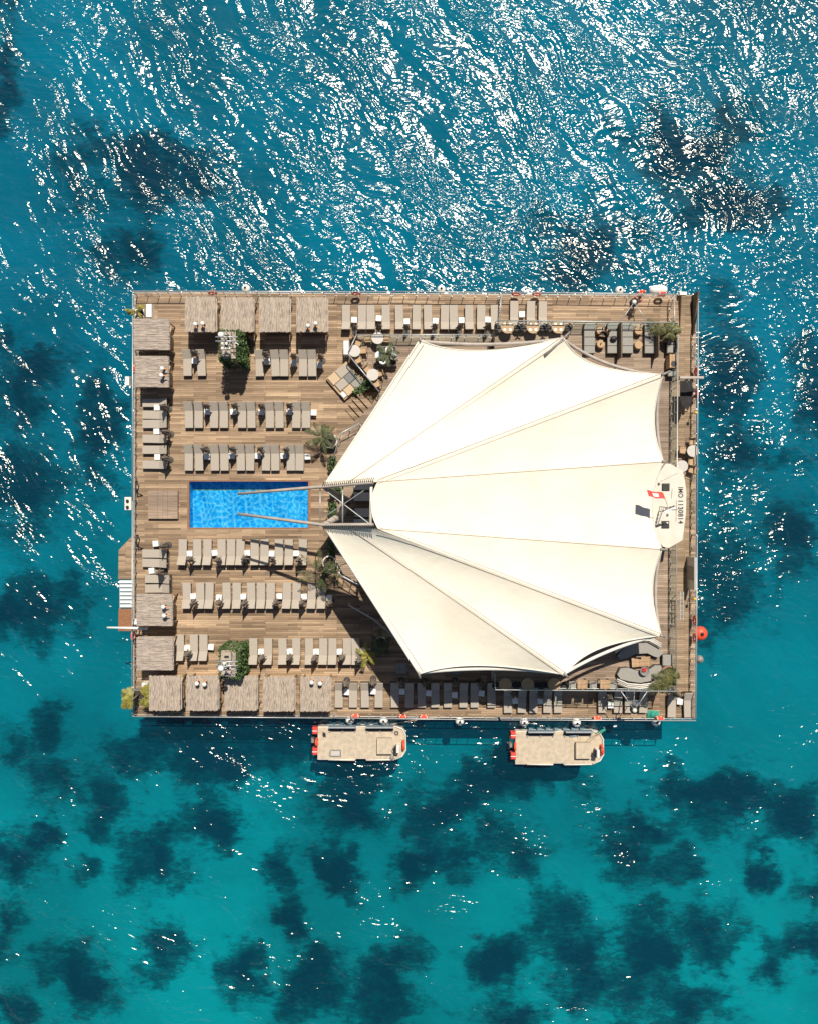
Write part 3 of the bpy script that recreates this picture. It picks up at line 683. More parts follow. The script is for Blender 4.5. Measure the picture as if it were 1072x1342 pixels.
w_ = 'left of the upper hedged tower'
lounger_row([246, 264.4], 457.5, 493, 'N', w_); tables_row([(255.4, 472.8)], w_); parasol_row([(250.5, 459)], w_)
w_ = 'right of the upper hedged tower'
lounger_row([340.7, 361.2, 373.1, 397.6, 409.5], 457.5, 494, 'N', w_, jit=1.6); tables_row([(350.7, 473.6), (385.4, 475.6), (419.4, 478.4)], w_)
parasol_row([(345.3, 461), (383, 463.5), (418.8, 464.8)], w_)
w_ = 'in the second row above the pool'
lounger_row([248, 261, 281.2, 294, 317.8, 330, 354.1, 366.8, 389, 401.7], 526.5, 560.5, 'N', w_, jit=.7)
tables_row([(271.8, 539.5), (305.8, 539.5), (342.6, 540), (379.3, 539.5), (411.6, 540.7)], w_); parasol_row([(266.6, 530), (304.5, 530), (340, 530), (377.4, 529.5)], w_)
w_ = 'in the row just above the pool'
lounger_row([248, 261.4, 282, 294.6, 316, 328.5, 349.4, 361.2, 381.7, 393.3], 582.5, 616.5, 'N', w_, jit=.7)
tables_row([(271.8, 598.5), (304, 597.4), (338.1, 597.4), (371.8, 597.4), (403.5, 598.5)], w_); parasol_row([(264.7, 588), (301, 587), (338.3, 587), (372.8, 588)], w_)
w_ = 'in the column left of the rows above the pool'
lounger_row([528, 543.8, 555.6, 575.2, 589.5, 609], 204.5, 0, 'E', w_, 'top'); tables_row([(206, 534), (205.4, 565.3), (206.5, 599)], w_, 'top')
parasol_row([(210, 531), (212.5, 565), (211.6, 600)], w_, 'top')
w_ = 'in the short column below pool left'
lounger_row([725.6, 738], 204.3, 0, 'E', w_ + ', upper pair', 'top'); lounger_row([758.8, 771.3], 208, 0, 'E', w_ + ', lower pair', 'top')
tables_row([(204.3, 712.5), (199, 748)], w_, 'top'); parasol_row([(209.4, 716), (204.3, 752)], w_, 'top')
w_ = 'in the row just below the pool'
lounger_row([239.8, 259.2, 272.4, 291, 303.5, 315.5, 334.5, 347.2, 366.2, 379.3, 397.4], 707.5, 741, 'S', w_)
tables_row([(249, 725.6), (281.8, 724.6), (324.7, 724.8), (356.5, 725.6), (388.6, 725.2)], w_); parasol_row([(244.8, 734), (282, 735), (317, 733), (354, 735), (389.5, 735)], w_)
w_ = 'in the second row below the pool'
lounger_row([245.4, 263, 275, 297.6, 311, 329.8, 342.7, 355.4, 376.5, 389.2, 409, 421.6], 764, 798, 'S', w_)
tables_row([(253.6, 781.5), (287.4, 783), (319.5, 782), (366.6, 781.5), (398.9, 782), (432, 783.4)], w_); parasol_row([(249.5, 792), (284, 792), (317.6, 792), (358.8, 792), (394, 792), (430.6, 792)], w_)
w_ = 'left of the lower hedged tower'
lounger_row([236.4, 254.5, 267.2], 832, 866, 'S', w_); tables_row([(245.7, 849.3), (276.9, 848.2)], w_); parasol_row([(242, 860)], w_)
w_ = 'right of the lower hedged tower'
lounger_row([332.6, 351.9, 370.9, 388.6, 405.8, 424, 436.2, 455.2, 466.6], 837, 871, 'S', w_, jit=1.3)
tables_row([(342.5, 854.4), (380.2, 854), (414.7, 854.4), (445.5, 854.4), (476.6, 852.8)], w_); parasol_row([(340.5, 865), (377.4, 864.6), (411, 865.6), (447.4, 864.6), (470, 868)], w_)
w_ = 'in the long bottom row above the boats'
lounger_row([444.6, 463.2, 478.6, 496.8, 517.7, 536.3, 552.2, 570, 586.4, 607, 621.5, 643.4], 892, 928, 'N', w_)
tables_row([(454.3, 907.3), (489, 906.3), (527, 906.7), (561.5, 908.6), (595.5, 911), (630.7, 908.8)], w_); parasol_row([(452, 900), (487.8, 898), (526, 900), (557, 901), (598, 900), (631, 902)], w_)
w_ = 'shaded under the lower balustrade'
lounger_row([664.9, 683.5, 698.5, 717, 730.6], 899, 935, 'N', w_); tables_row([(674.6, 919), (707.4, 919)], w_); parasol_row([(675, 914), (710.6, 916)], w_)
w_ = 'beside the lower right palm'
lounger_row([788.8, 809.7, 823.7, 842.6], 899, 935, 'N', w_); tables_row([(800, 924.5), (833, 921.4)], w_); parasol_row([(803, 919)], w_)
w_ = 'in the lower right corner'
lounger_row([880, 901], 906, 940, 'N', w_); tables_row([(890.5, 919.8)], w_); parasol_row([(891.5, 913)], w_)

# ------------------------------------------------------------ thatched cabanas
def make_cabana(along_y):
    t = thing('thatched_cabana', 'x', 'cabana'); rnd = random.Random(5 if along_y else 6)
    W, D, H = 2.12, 2.28, 1.85
    b = MB()
    n = 44; courses = 3
    for c in range(courses):
        for k in range(n):
            u = (k + .5) / n
            l = D / courses * 1.15 + rnd.uniform(-.03, .05); cyy = D / 2 - (c + .5) * D / courses + rnd.uniform(-.03, .03)
            z = H + .02 * c + rnd.uniform(0, .035) - .12 * abs(u - .5) ** 2; xx = (u - .5) * W
            d = (W / n * 1.15, l, .03)
            if along_y: b.box((xx, cyy, z), d, rnd.uniform(-.03, .03))
            else: b.box((cyy * W / D, xx * D / W, z), (d[1] * W / D, d[0] * D / W, d[2]), rnd.uniform(-.03, .03))
    b.build('roof', M['thatch'] if along_y else M['thatch_x'], t)
    b = MB()
    for s in (-1, 1): b.box((s * (W / 2 - .06), 0, H - .075), (.08, D - .1, .08)); b.box((0, s * (D / 2 - .12), H - .155), (W, .08, .08))
    b.box((W / 2 + .05, 0, H - .12), (.06, D, .05))
    b.build('roof_frame', M['beam'], t)
    first = None
    for sx in (-1, 1):
        for sy in (-1, 1):
            if first is None:
                b = MB(); b.box((0, 0, (H - .2) / 2 + .002), (.08, .08, H - .2)); first = b.build('post', M['tan'], t); o = first
            else: o = first.copy(); COL.objects.link(o)
            o.location = (sx * (W / 2 - .1), sy * (D / 2 - .14), 0)
    b = MB(); b.box((0, .1, .16), (W - .4, D - .6, .3)); b.build('daybed_base', M['tan'], t)
    b = MB(); b.box((0, .1, .38), (W - .44, D - .64, .14), 0, .03); b.build('mattress', M['sand'], t)
    b = MB()      # ragged reed fringe hanging from the front
    for k in range(34):
        u = (k + .5) / 34; l = rnd.uniform(.16, .4)
        b.box(((u - .5) * W, -D / 2 - .02, H - l / 2), (.035, .02, l)); 
        if k % 3 == 0: b.box(((u - .5) * W, D / 2 + .02, H - l / 2), (.035, .02, l))
    for sg in (-1, 1): b.box((0, sg * (D / 2 + .02), H - .035), (W - .01, .034, .05))
    b.box((W / 2 - .09, 0, H - .036), (.03, D + .03, .044))
    b.build('reed_fringe', M['thatch'], t)
    return t
CAB_N, CAB_W = make_cabana(True), make_cabana(False)
HC = 1.87
def cab(proto, x0, x1, y0, y1, label):
    p = P((x0 + x1) / 2, (y0 + y1) / 2, HC); p.z = 0.0; k = F / (CAMH - HC)
    place(proto, p, 0, label, 'thatched cabanas', ((x1 - x0) / k / 2.12, (y1 - y0) / k / 2.28, 1))
cab(CAB_N, 243, 283, 390, 434, 'reed roofed cabana at left end of the top row, two white ornaments on it')
cab(CAB_N, 290, 332, 391, 434, 'reed roofed cabana directly above the upper hedged tower')
cab(CAB_N, 340, 380, 391, 434, 'bare reed roofed cabana third from left in the top row')
cab(CAB_N, 389, 429, 391, 434, 'reed roofed cabana at right end of the top row beside the loungers')
cab(CAB_W, 177, 221, 418, 458, 'reed roofed cabana just below the white planters in upper left corner')
cab(CAB_W, 179, 220, 467, 507, 'reed roofed cabana on left edge above a column of loungers')
cab(CAB_W, 181, 225, 779, 820, 'reed roofed cabana beside the gangway end, two white ornaments on it')
cab(CAB_W, 181, 226, 835, 878, 'bare reed roofed cabana on left edge above the corner palms')
cab(CAB_N, 196, 237, 887, 930, 'reed roofed cabana touching the lower left corner palms')
cab(CAB_N, 245, 286, 887, 930, 'reed roofed cabana second from left in the bottom row, ornaments at its upper edge')
cab(CAB_N, 295, 337, 887, 930, 'reed roofed cabana crossed by the shadow of the lower hedged tower')
cab(CAB_N, 345, 386, 888, 931, 'bare reed roofed cabana fourth from left in the bottom row')
cab(CAB_N, 394, 433, 888, 931, 'reed roofed cabana at right end of the bottom row with two white ornaments')
def make_orn():
    t = thing('roof_ornament', 'x', 'ornament')
    b = MB(); b.lathe([(.02, 0.02), (.1, .05), (.09, .2), (.05, .34), (.04, .42)], n=10); b.build('body', M['black'], t)
    b = MB(); b.ball((0, 0, .52), .155, 14, 8, .9); b.build('dome', M['white'], t)
    b = MB(); b.tube([(0, -.12, .47), (0, -.34, .40)], [.06, .02], 8); b.build('tip', M['beak'], t)
    return t
ORN = make_orn()
for (x, y, a, l) in [(256.5, 425, 0, 'left'), (266, 424, 0, 'right')]:
    place(ORN, P(x, y, HC + .5) - Vector((0, 0, .5)), R(20), f'{l} white domed ornament with orange tip on the top left reed roof', 'white domed roof ornaments')
for (x, y, a, who) in [(404, 427, 20, 'left white domed ornament on the reed roof at right end of the top row'), (414, 424, 20, 'right white domed ornament on the reed roof at right end of the top row'),
                       (213, 483, 90, 'upper white domed ornament on the left edge reed roof above the lounger column'), (212, 492, 90, 'lower white domed ornament on the left edge reed roof above the lounger column'),
                       (214.5, 795.5, 90, 'upper white domed ornament on the reed roof beside the gangway end'), (215.5, 807, 90, 'lower white domed ornament on the reed roof beside the gangway end'),
                       (258.5, 896, 170, 'left white domed ornament on the second reed roof of the bottom row'), (268.5, 897, 170, 'right white domed ornament on the second reed roof of the bottom row'),
                       (409, 894.5, 170, 'left white domed ornament on the reed roof at right end of the bottom row'), (420, 896, 170, 'right white domed ornament on the reed roof at right end of the bottom row')]:
    place(ORN, P(x, y, HC + .5) - Vector((0, 0, .5)), R(a), who, 'white domed roof ornaments')

# ------------------------------------------------------------ foliage helpers
def leaf_cloud(b, lo, hi, n, size, rnd, shell=True):
    for _ in range(n):
        p = Vector([rnd.uniform(lo[k], hi[k]) for k in range(3)])
        if shell and rnd.random() < .75:
            k = rnd.choice((0, 0, 1, 1, 2)); p[k] = (lo[k] if rnd.random() < .5 and k != 2 else hi[k]) + rnd.uniform(-.1, .1)
        s = size * rnd.uniform(.6, 1.3); m = Euler((rnd.uniform(-.9, .9), rnd.uniform(-.9, .9), rnd.uniform(0, 6.3))).to_matrix()
        b.add([p + m @ Vector(q) * s for q in ((-.5, 0, 0), (0, -.3, .05), (.5, 0, 0), (0, .3, .05))], [(0, 1, 2, 3)])
def frond(b, root, az, length, rise, droop, rnd, nl=16, lw=.42, fw=.05):
    d = Vector((math.cos(az), math.sin(az), 0)); s = Vector((-d.y, d.x, 0)); pts = []
    for i in range(nl + 1):
        u = i / nl; pts.append(Vector(root) + d * (length * u * (1 - .12 * u)) + Vector((0, 0, rise * u - droop * u * u)))
    b.tube(pts[::3] + [pts[-1]], .018, 4)
    for i in range(2, nl + 1):
        u = i / nl; l = lw * math.sin(PI * (.12 + .8 * u)) * rnd.uniform(.8, 1.15)
        for sg in (-1, 1):
            tip = pts[i] + s * (sg * l * .8) + d * (l * .65) - Vector((0, 0, l * rnd.uniform(.15, .5)))
            mid = pts[i].lerp(tip, .5) + Vector((0, 0, .03)); wv = d * fw
            b.add([pts[i] - wv * .4, mid - wv, tip, mid + wv, pts[i] + wv * .4], [(0, 1, 2, 3, 4)])
def palm(name, label, loc, tall, n, length, mat_, pot='round', rise=.7, droop=1.0, seed=1, lw=.42, potmat='offwhite', potsize=.5, az0=0, azs=2 * PI, group=None, fans=None, off=(0, 0)):
    rnd = random.Random(seed); t = thing(name, label, 'palm', loc, 0, group)
    if pot == 'round':
        b = MB(); r = potsize; b.lathe([(r * .7, 0.003), (r, .12), (r * 1.05, .5), (r * .95, .62), (r * .86, .62), (r * .84, .5)], n=22); b.build('pot', M[potmat], t)
        b = MB(); b.lathe([(r * .85, .51), (r * .85, .53)], n=18); b.build('soil', M['soil'], t)
    elif pot == 'box':
        b = MB(); r = potsize; b.box((0, 0, .33), (2 * r, 2 * r, .655)); b.build('pot', M[potmat], t)
        b = MB(); b.box((0, 0, .67), (2 * r - .1, 2 * r - .1, .02)); b.build('soil', M['soil'], t)
    b = MB(); b.tube([(0, 0, .52), (off[0] * .4, off[1] * .4 + .02, tall * .6), (off[0], off[1], tall)], [.1, .075, .06], 8); b.build('trunk', M['trunk'], t)
    b = MB()
    root = (off[0], off[1], tall)
    if fans:
        for a, l in fans:
            l *= 1.28
            for q in range(2): frond(b, root, R(a + rnd.uniform(-9, 9)), l * rnd.uniform(.85, 1.05), rise * rnd.uniform(.5, 1.4), droop * rnd.uniform(.5, .9), rnd, nl=14, lw=lw, fw=.03)
    else:
        for k in range(n):
            az = az0 + azs * k / n + rnd.uniform(-.3, .3); q = rnd.uniform(.5, 1.1)
            frond(b, root, az, length * rnd.uniform(.55, 1.15), rise * q * rnd.uniform(.6, 1.5), droop * q, rnd, nl=18, lw=lw, fw=.026)
    b.build('crown', M[mat_], t)
    return t
def at(x, y, h, z=0.0):
    p = P(x, y, h); p.z = z; return p
palm('potted_palm', 'feathery palm in a round white pot beside the rows above the pool', at(433, 578, .6), 1.6, 15, 1.45, 'palm', seed=2, potsize=.52, off=(-.45, .22), lw=.25)
palm('potted_palm', 'feathery palm in a round white pot beside the rows below the pool', at(432, 738, .6), 1.9, 14, 2.0, 'palm', seed=4, potsize=.52, off=(-.3, -.65), lw=.32)
palm('potted_palm', 'green palm in a pale angular planter among the terrace round tables', at(507, 466, TER + .7, TER), 1.3, 9, 1.0, 'palm', 'box', seed=5, potmat='pot_grey', potsize=.68, lw=.24)
b = MB()
for k, (x, y) in enumerate([(497, 466), (510, 459), (515, 468), (502, 475)]):
    p = at(x, y, TER + .9, TER + .5 + .05 * k); m = MB(); m.lathe([(.15, 0), (.26, .12), (.3, .34), (.22, .36)], n=7, smooth=False); o = m.build('planter', M['white']); o.location = p + Vector((0, 0, .18)); o.rotation_euler = (.1 * k, 0, k)
    tag(o, ['small white pot at left of the terrace palm', 'small white pot above the terrace palm', 'small white pot at right of the terrace palm', 'small white pot below the terrace palm'][k], 'pot', 'white pots round the terrace palm')
palm('potted_palm', 'yellow green palm in the tent shade beside the lower loungers', at(482, 858, .6), 1.1, 7, 1.0, 'palm_y', seed=6, potsize=.4, lw=.3)
palm('potted_palm', 'dark green palm standing in the tent shade', at(499, 843, .6), 1.2, 9, 1.1, 'palm', seed=8, potsize=.45, lw=.3)
palm('fan_palm', 'bushy olive palm in a brown planter at upper right of the tent', at(872, 438, UPP + .5, UPP), 1.2, 6, 1.15, 'palm_o', 'box', seed=9, potmat='pot_tan', potsize=.5, lw=.42, rise=.35, fans=[(150, 1.45), (172, 1.2), (45, .9), (20, .8), (100, .5), (260, .45), (330, .5)])
palm('fan_palm', 'bushy olive palm in a brown pot behind the curved sofa', at(876, 884, UPP + .5, UPP), 1.2, 6, 1.3, 'palm_o', 'round', seed=11, potmat='pot_tan', potsize=.6, lw=.45, rise=.25, fans=[(190, 1.0), (205, 1.6), (222, 1.75), (238, 1.1), (165, .6), (270, .6), (20, .5), (90, .4)])
palm('corner_palm', 'yellow green fan palm spreading over the lower left corner railing', at(182, 911, .7), 1.7, 6, 1.0, 'palm_y', 'box', seed=13, potmat='pot_grey', potsize=.36, lw=.42, rise=.4, fans=[(140, .75), (155, .9), (125, .7), (200, .75), (215, .9), (232, .75), (180, .5)])
palm('corner_palm', 'yellow green fan palm between the corner palm and the bottom cabanas', at(196, 909, .7), 1.6, 6, 1.0, 'palm_y', 'box', seed=15, potmat='pot_grey', potsize=.36, lw=.42, rise=.4, fans=[(75, .8), (95, .6), (55, .8), (20, .9), (0, .7), (275, .8), (290, .9), (255, .6)])
palm('corner_palm', 'small palm in a white planter in the upper left corner', at(184, 411, .6), 1.0, 8, .6, 'palm_y', 'box', seed=17, potmat='white', potsize=.3, lw=.2, fans=[(175, .75), (190, .6), (35, .55), (60, .5), (300, .4)])
b = MB(); b.box((0, 0, .3), (.4, .95, .6), 0, .03); o = b.build('white_box', M['white']); o.location = at(195.5, 407, .6, .003); tag(o, 'plain white box beside the planter palm in upper left corner', 'box')
b = MB(); b.box((0, 0, .45), (.38, 1.0, .9), 0, .03); o = b.build('white_box', M['white']); o.location = at(454, 455.5, .9, .003); tag(o, 'tall white box at the end of the diagonal balustrade', 'box')
b = MB(); b.box((0, 0, .3), (.42, .42, .6), 0, .03); o = b.build('white_box', M['white']); o.location = at(190, 899, .6, .003); tag(o, 'small white box between the lower left corner palms', 'box')
b = MB(); b.box((0, 0, .25), (.4, .4, .5), 0, .03); o = b.build('white_box', M['white']); o.location = at(176.5, 815, .5, .003); tag(o, 'small white box by left railing near the boom end', 'box')
def planter(label, loc, size, rz, n, seed):
    rnd = random.Random(seed); t = thing('planter_box', label, 'planter', loc, rz)
    b = MB(); b.box((0, 0, .2), (size[0], size[1], .39)); b.build('trough', M['frame'], t)
    b = MB(); leaf_cloud(b, (-size[0] / 2, -size[1] / 2, .38), (size[0] / 2, size[1] / 2, .75), n, .22, rnd); b.build('foliage', M['hedge'], t)
planter('dark trough of green shrubs between the double daybed and tent', at(476, 509, .5), (1.25, .5), R(35), 180, 21)
planter('green shrubs at the tent edge below the upper potted palm', at(437, 608, .5), (.5, .9), 0, 130, 22)
planter('green shrubs at the foot of the mast, upper clump', at(440, 645, TER + .5, TER), (.7, .6), 0, 110, 23)
planter('green shrubs at the foot of the mast, lower clump', at(436, 668, TER + .5, TER + .003), (.5, .8), 0, 120, 24)
planter('green shrubs at the tent edge above the lower potted palm', at(437, 717, .5), (.6, .9), 0, 120, 25)

# ------------------------------------------------------------ hedged equipment towers
def tower(label, N_, S_, seed, green_n):
    """plan box in photo px at deck level"""
    rnd = random.Random(seed); A, B = P(303, S_), P(327.5, N_); c = (A + B) / 2; c.z = 0
    t = thing('equipment_tower', label, 'tower', c); W, D, H = B.x - A.x, B.y - A.y, 3.1
    b = MB(); b.box((-.12, 0, H / 2), (W - .34, D - .22, H - .004)); b.build('cabin', M['beige'], t)
    b = MB()
    leaf_cloud(b, (W / 2 - .22, -D / 2, .05), (W / 2, D / 2, H), 1500, .17, rnd)
    leaf_cloud(b, (-W / 2, D / 2 - .25, .05), (W / 2, D / 2, H - .05), 800, .16, rnd)
    leaf_cloud(b, (-W / 2, -D / 2, .05), (W / 2, -D / 2 + .25, H - .1), 800, .16, rnd)
    leaf_cloud(b, (-W / 2 - .1, -D / 2, .05), (-W / 2 + .16, D / 2, H - .05), 800, .16, rnd)
    b.build('hedge', M['hedge'], t)
    for k, (x, y, sx, sy, sz) in enumerate([(-.2, .55, .7, .55, .35), (-.25, -.1, .65, .5, .22), (-.2, -.62, .6, .4, .3)]):
        b = MB(); b.box((x, y, H + sz / 2 + .002), (sx, sy, sz), 0, .03)
        q = b.build('equipment_box', M['beige'] if k != 1 else M['offwhite'], t)
        b = MB(); b.box((x + .05, y - .02, H + sz + .01), (sx * .45, sy * .3, .02)); b.build('vent', M['black'], q)
    b = MB(); b.tube([(-.05, .15, H), (-.05, .15, H + 2.3)], .045, 8); b.build('mast', M['steel'], t)
    for y in (.05, .33):
        b = MB(); b.tube([(-.75, y, H + .95), (.75, y, H + .95)], .045, 6); b.build('crossbar', M['steel'], t)
    b = MB(); b.tube([(-.35, .15, H + 1.75), (.3, .15, H + 1.75)], .03, 6); b.build('crossbar', M['steel'], t)
    for sx in (-.32, .27):
        b = MB(); b.tube([(sx, .15, H + 1.7), (sx, .0, H + 1.6)], [.05, .09], 8); b.build('floodlight', M['black'], t)
    b = MB(); b.ball((-.05, .15, H + 2.35), .2, 14, 8, .8); b.build('dome_lamp', M['white'], t)
    for k in range(7):
        a = rnd.uniform(0, 6.3); b = MB(); b.tube([(rnd.uniform(-.4, .4), rnd.uniform(-.8, .8), H), (rnd.uniform(-.5, .5), rnd.uniform(-.9, .9), H + rnd.uniform(.3, .7)), (.7 * math.cos(a), .9 * math.sin(a), H + .5)], .022, 5)
        b.build('pipe', M['steel_dark' if k % 2 else 'steel'], t)
    return t
tower('hedge clad equipment tower between top cabanas and loungers, long shadow below it', 446, 483, 31, 1)
tower('hedge clad equipment tower above the bottom cabanas', 840, 877, 32, 1)

# ------------------------------------------------------------ terrace furniture
def make_chair():
    t = thing('terrace_chair', 'x', 'chair')
    b = MB(); b.box((0, 0, .45), (.5, .48, .05), 0, .015); b.build('seat', M['tan'], t)
    b = MB(); b.box((0, .27, .66), (.5, .035, .2)); b.build('backrest', M['tan'], t)
    b = MB()
    for s in (-1, 1):
        b.tube([(s * .25, .29, .003), (s * .24, .27, .8)], .018, 6); b.tube([(s * .24, -.22, .003), (s * .24, -.22, .45)], .018, 6)
        b.tube([(s * .25, .27, .66), (s * .27, -.2, .64), (s * .24, -.22, .45)], .016, 6)
    b.build('frame', M['frame'], t)
    return t
def make_round(topm, r=.42, h=.75):
    t = thing('round_table', 'x', 'table')
    b = MB(); b.lathe([(r - .01, h - .035), (r, h - .02), (r, h)], n=28, smooth=False); b.build('tabletop', topm, t)
    b = MB(); b.tube([(0, 0, .02), (0, 0, h - .036)], .04, 8); b.build('pedestal', M['frame'], t)
    b = MB(); b.lathe([(.27, 0.003), (.27, .025)], n=18, smooth=False); b.build('foot', M['frame'], t)
    return t
CH, RT = make_chair(), make_round(M['grey_top'])
def faced(x, y, tx, ty): return math.atan2(-(y - ty), (x - tx)) - PI / 2
sets = [((465, 459.8), [(469.5, 448.5), (476.5, 459), (470, 471)], 'nearest the white box', TER), ((495.3, 443), [(483, 444), (506, 444)], 'nearest the top balustrade', TER),
        ((488.8, 491), [(482, 483.5), (494, 502.5), (497.5, 489)], 'at the end of the diagonal balustrade', TER)]
sets += [((907.5, 591), [(894, 590), (907, 578.5), (906, 605)], 'beside the right railing, upper of two', .0), ((893.5, 611), [(907, 616)], 'beside the right railing, lower of two', 0.0)]
for (tx, ty), chs, wh, z in sets:
    place(RT, at(tx, ty, z + .75, z), 0, 'pale grey round table ' + wh, 'pale round tables', (1, 1, 1))
    for i, (x, y) in enumerate(chs):
        side = ('left' if x < tx - 3 else 'right' if x > tx + 4 else 'middle') + (' upper' if y < ty - 3 else ' lower' if y > ty + 3 else '')
        place(CH, at(x, y, z + .47, z), faced(x, y, tx, ty), f'tan chair {side} of round table {wh}', 'tan terrace chairs')
# double daybed
t = thing('double_daybed', 'wide slanted daybed with tan and grey cushions beside the diagonal balustrade', 'daybed', at(453, 499, .3), R(-49))
b = MB(); b.box((0, 0, .15), (2.05, 1.95, .29), 0, .02); b.build('base', M['tan'], t)
for k, (x, y, sx, sy, mm) in enumerate([(-.57, -.12, .62, 1.5, 'sand'), (.05, -.12, .6, 1.5, 'cushion'), (.65, -.3, .55, 1.1, 'sand'), (-.1, .82, 1.7, .32, 'cushion_dark')]):
    pass
for (x, y, sx, sy, z, mm) in [(-.62, .35, .7, 1.0, .36, 'fabric'), (-.62, -.52, .7, .72, .36, 'sand'), (.06, .45, .64, .8, .37, 'cushion_dark'), (.06, -.37, .64, .84, .36, 'fabric'), (.7, .5, .6, .75, .38, 'cushion'), (.7, -.24, .6, .7, .36, 'sand')]:
    b = MB(); b.box((x, y, z), (sx - .02, sy - .02, .14), 0, .03); b.build('cushion', M[mm], t)
b = MB(); b.box((.7, -.78, .37), (.42, .32, .14), 0, .05); b.build('pillow', M['white'], t)
# podium left of the pool
t = thing('wooden_podium', 'low wooden podium of three panels left of the pool', 'podium', at(214, 661.5, .25))
W = 39 / 18.04; D = 37 / 18.04
for i in range(3):
    for j in range(2):
        b = MB(); b.box(((i - 1) * W / 3, (j - .5) * D / 2, .14), (W / 3 - .012, D / 2 - .012, .27), 0, .006); b.build('panel', M['podium'], t)
for (x, y, l) in [(182, 636, 'black curved pool ladder rail at left railing above the podium'), (183, 706, 'black curved pool ladder rail at left railing below the podium')]:
    b = MB(); q = at(x, y, .02, .0); b.tube([q + Vector((-.2, .25, .02)), q + Vector((.12, .28, .55)), q + Vector((.02, -.1, .6)), q + Vector((.0, -.55, .45)), q + Vector((.3, -.75, .02))], .045, 8)
    o = b.build('ladder_rail', M['black']); tag(o, l, 'rail', 'black ladder rails')

# ------------------------------------------------------------ upper deck furniture
RT2 = make_round(M['tan'], .44); 
RT2.name = 'dining_table'
def make_black_chair():
    t = thing('black_chair', 'x', 'chair')
    b = MB(); b.lathe([(.2, .43), (.24, .45), (.22, .48)], n=14); b.build('seat', M['black'], t)
    b = MB()
    b.tube([(.24 * math.cos(a), .24 * math.sin(a), .72) for a in [PI * k / 8 for k in range(9)]], .035, 6, flat=2.2); b.build('backrest', M['black'], t)
    b = MB()
    for a in (.6, 2.5, 3.8, 5.6): b.tube([(.25 * math.cos(a), .25 * math.sin(a), .003), (.16 * math.cos(a), .16 * math.sin(a), .44)], .015, 5)
    b.tube([(.22, .1, .44), (.24, .05, .72)], .015, 5); b.tube([(-.22, .1, .44), (-.24, .05, .72)], .015, 5)
    b.build('frame', M['frame'], t); return t
BC = make_black_chair()
b = MB(); b.lathe([(.06, 0), (.1, .012), (.1, .018)], n=14); PL = b.build('plate', M['white']); tag(PL, 'x', 'plate')
for row, ys, nm in (('top', 428.5, 'under the upper balustrade'), ('bottom', 897, 'under the lower balustrade')):
    for i, x in enumerate((664.5, 698, 731) if row == 'top' else (661.8, 691, 725.8)):
        h = UPP + .75; wh = ('left', 'middle', 'right')[i]
        place(RT2, at(x, ys, h, UPP), 0, f'{wh} tan round dining table {nm}' + (', four plates on it' if row == 'top' else ''), 'tan dining tables')
        for s in (-1, 1):
            place(BC, at(x + s * 13, ys + 1, UPP + .5, UPP), R(-90 * s), f'black chair on the {"right" if s > 0 else "left"} of the {wh} dining table {nm}', 'black dining chairs')
        if row == 'top':
            for a, cn in ((45, 'upper right'), (135, 'upper left'), (225, 'lower left'), (315, 'lower right')):
                p = at(x, ys, h, h + .003) + Vector((.27 * math.cos(R(a)), .27 * math.sin(R(a)), 0))
                place(PL, p, 0, f'white plate at {cn} of the {wh} dining table {nm}', 'white plates')
def make_daybed():
    t = thing('cushioned_daybed', 'x', 'daybed')
    b = MB(); b.box((0, 0, .13), (.74, 2.1, .25)); b.build('base', M['frame'], t)
    for k, (y, l) in enumerate(((.82, .44), (.33, .52), (-.5, .0))):
        if l: b = MB(); b.box((0, y, .33), (.74, l - .02, .14), 0, .025); b.build('cushion', M['cushion'], t)
    b = MB(); b.box((0, -.24, .33), (.74, .58, .14), 0, .025); b.build('cushion', M['cushion'], t)
    b = MB(); b.box((0, -.8, .33), (.74, .5, .14), 0, .025); b.build('cushion', M['cushion'], t)
    return t
DB = make_daybed()
for i, x in enumerate((772, 802.5, 822, 851.5)):
    place(DB, at(x, 443, UPP + .4, UPP), 0, ('grey cushioned daybed at left by the tent edge', 'grey cushioned daybed with a seated person and black bag', 'grey cushioned daybed third from left on the upper deck', 'grey cushioned daybed shaded by the palm fronds')[i], 'grey daybeds on the upper deck')
b = MB(); b.box((0, 0, .55), (.07, 2.4, 1.1)); o = b.build('wooden_partition', M['trunk']); o.location = at(812.5, 446, UPP + .8, UPP); tag(o, 'narrow wooden partition between the two middle daybeds', 'partition')
b = MB(); b.box((0, 0, .55), (.06, 2.3, 1.1)); o = b.build('wooden_partition', M['trunk']); o.location = at(861, 446, UPP + .8, UPP); tag(o, 'narrow wooden partition right of the palm shaded daybed', 'partition')
b = MB(); b.lathe([(.26, 0.003), (.28, .04), (.28, .43), (.26, .45)], n=22, smooth=False); DT = b.build('drum_table', M['tan']); tag(DT, 'x', 'side table')
for x, y, l in ((786.6, 433, 'upper tan drum table beside the seated person'), (787, 450.5, 'lower tan drum table with a green bottle'), (836.5, 433, 'upper tan drum table between the right daybeds'), (836.5, 451.8, 'lower tan drum table between the right daybeds')):
    place(DT, at(x, y, UPP + .45, UPP), 0, l, 'tan drum tables')
b = MB(); b.tube([(0, 0, 0.001), (0, 0, .16), (0, 0, .2), (0, 0, .28)], [.035, .035, .014, .014], 8); o = b.build('bottle', M['green']); o.location = at(787.5, 449.5, UPP + .6, UPP + .452); tag(o, 'green bottle on the lower drum table', 'bottle')
t = thing('laptop', 'open dark laptop on the upper drum table', 'laptop', at(787, 433, UPP + .5, UPP + .452), R(-80))
b = MB(); b.box((0, 0, .01), (.33, .23, .016)); b.build('keyboard', M['steel_dark'], t); b = MB(); b.box((0, .125, .1), (.33, .015, .2)); b.build('screen', M['black'], t)
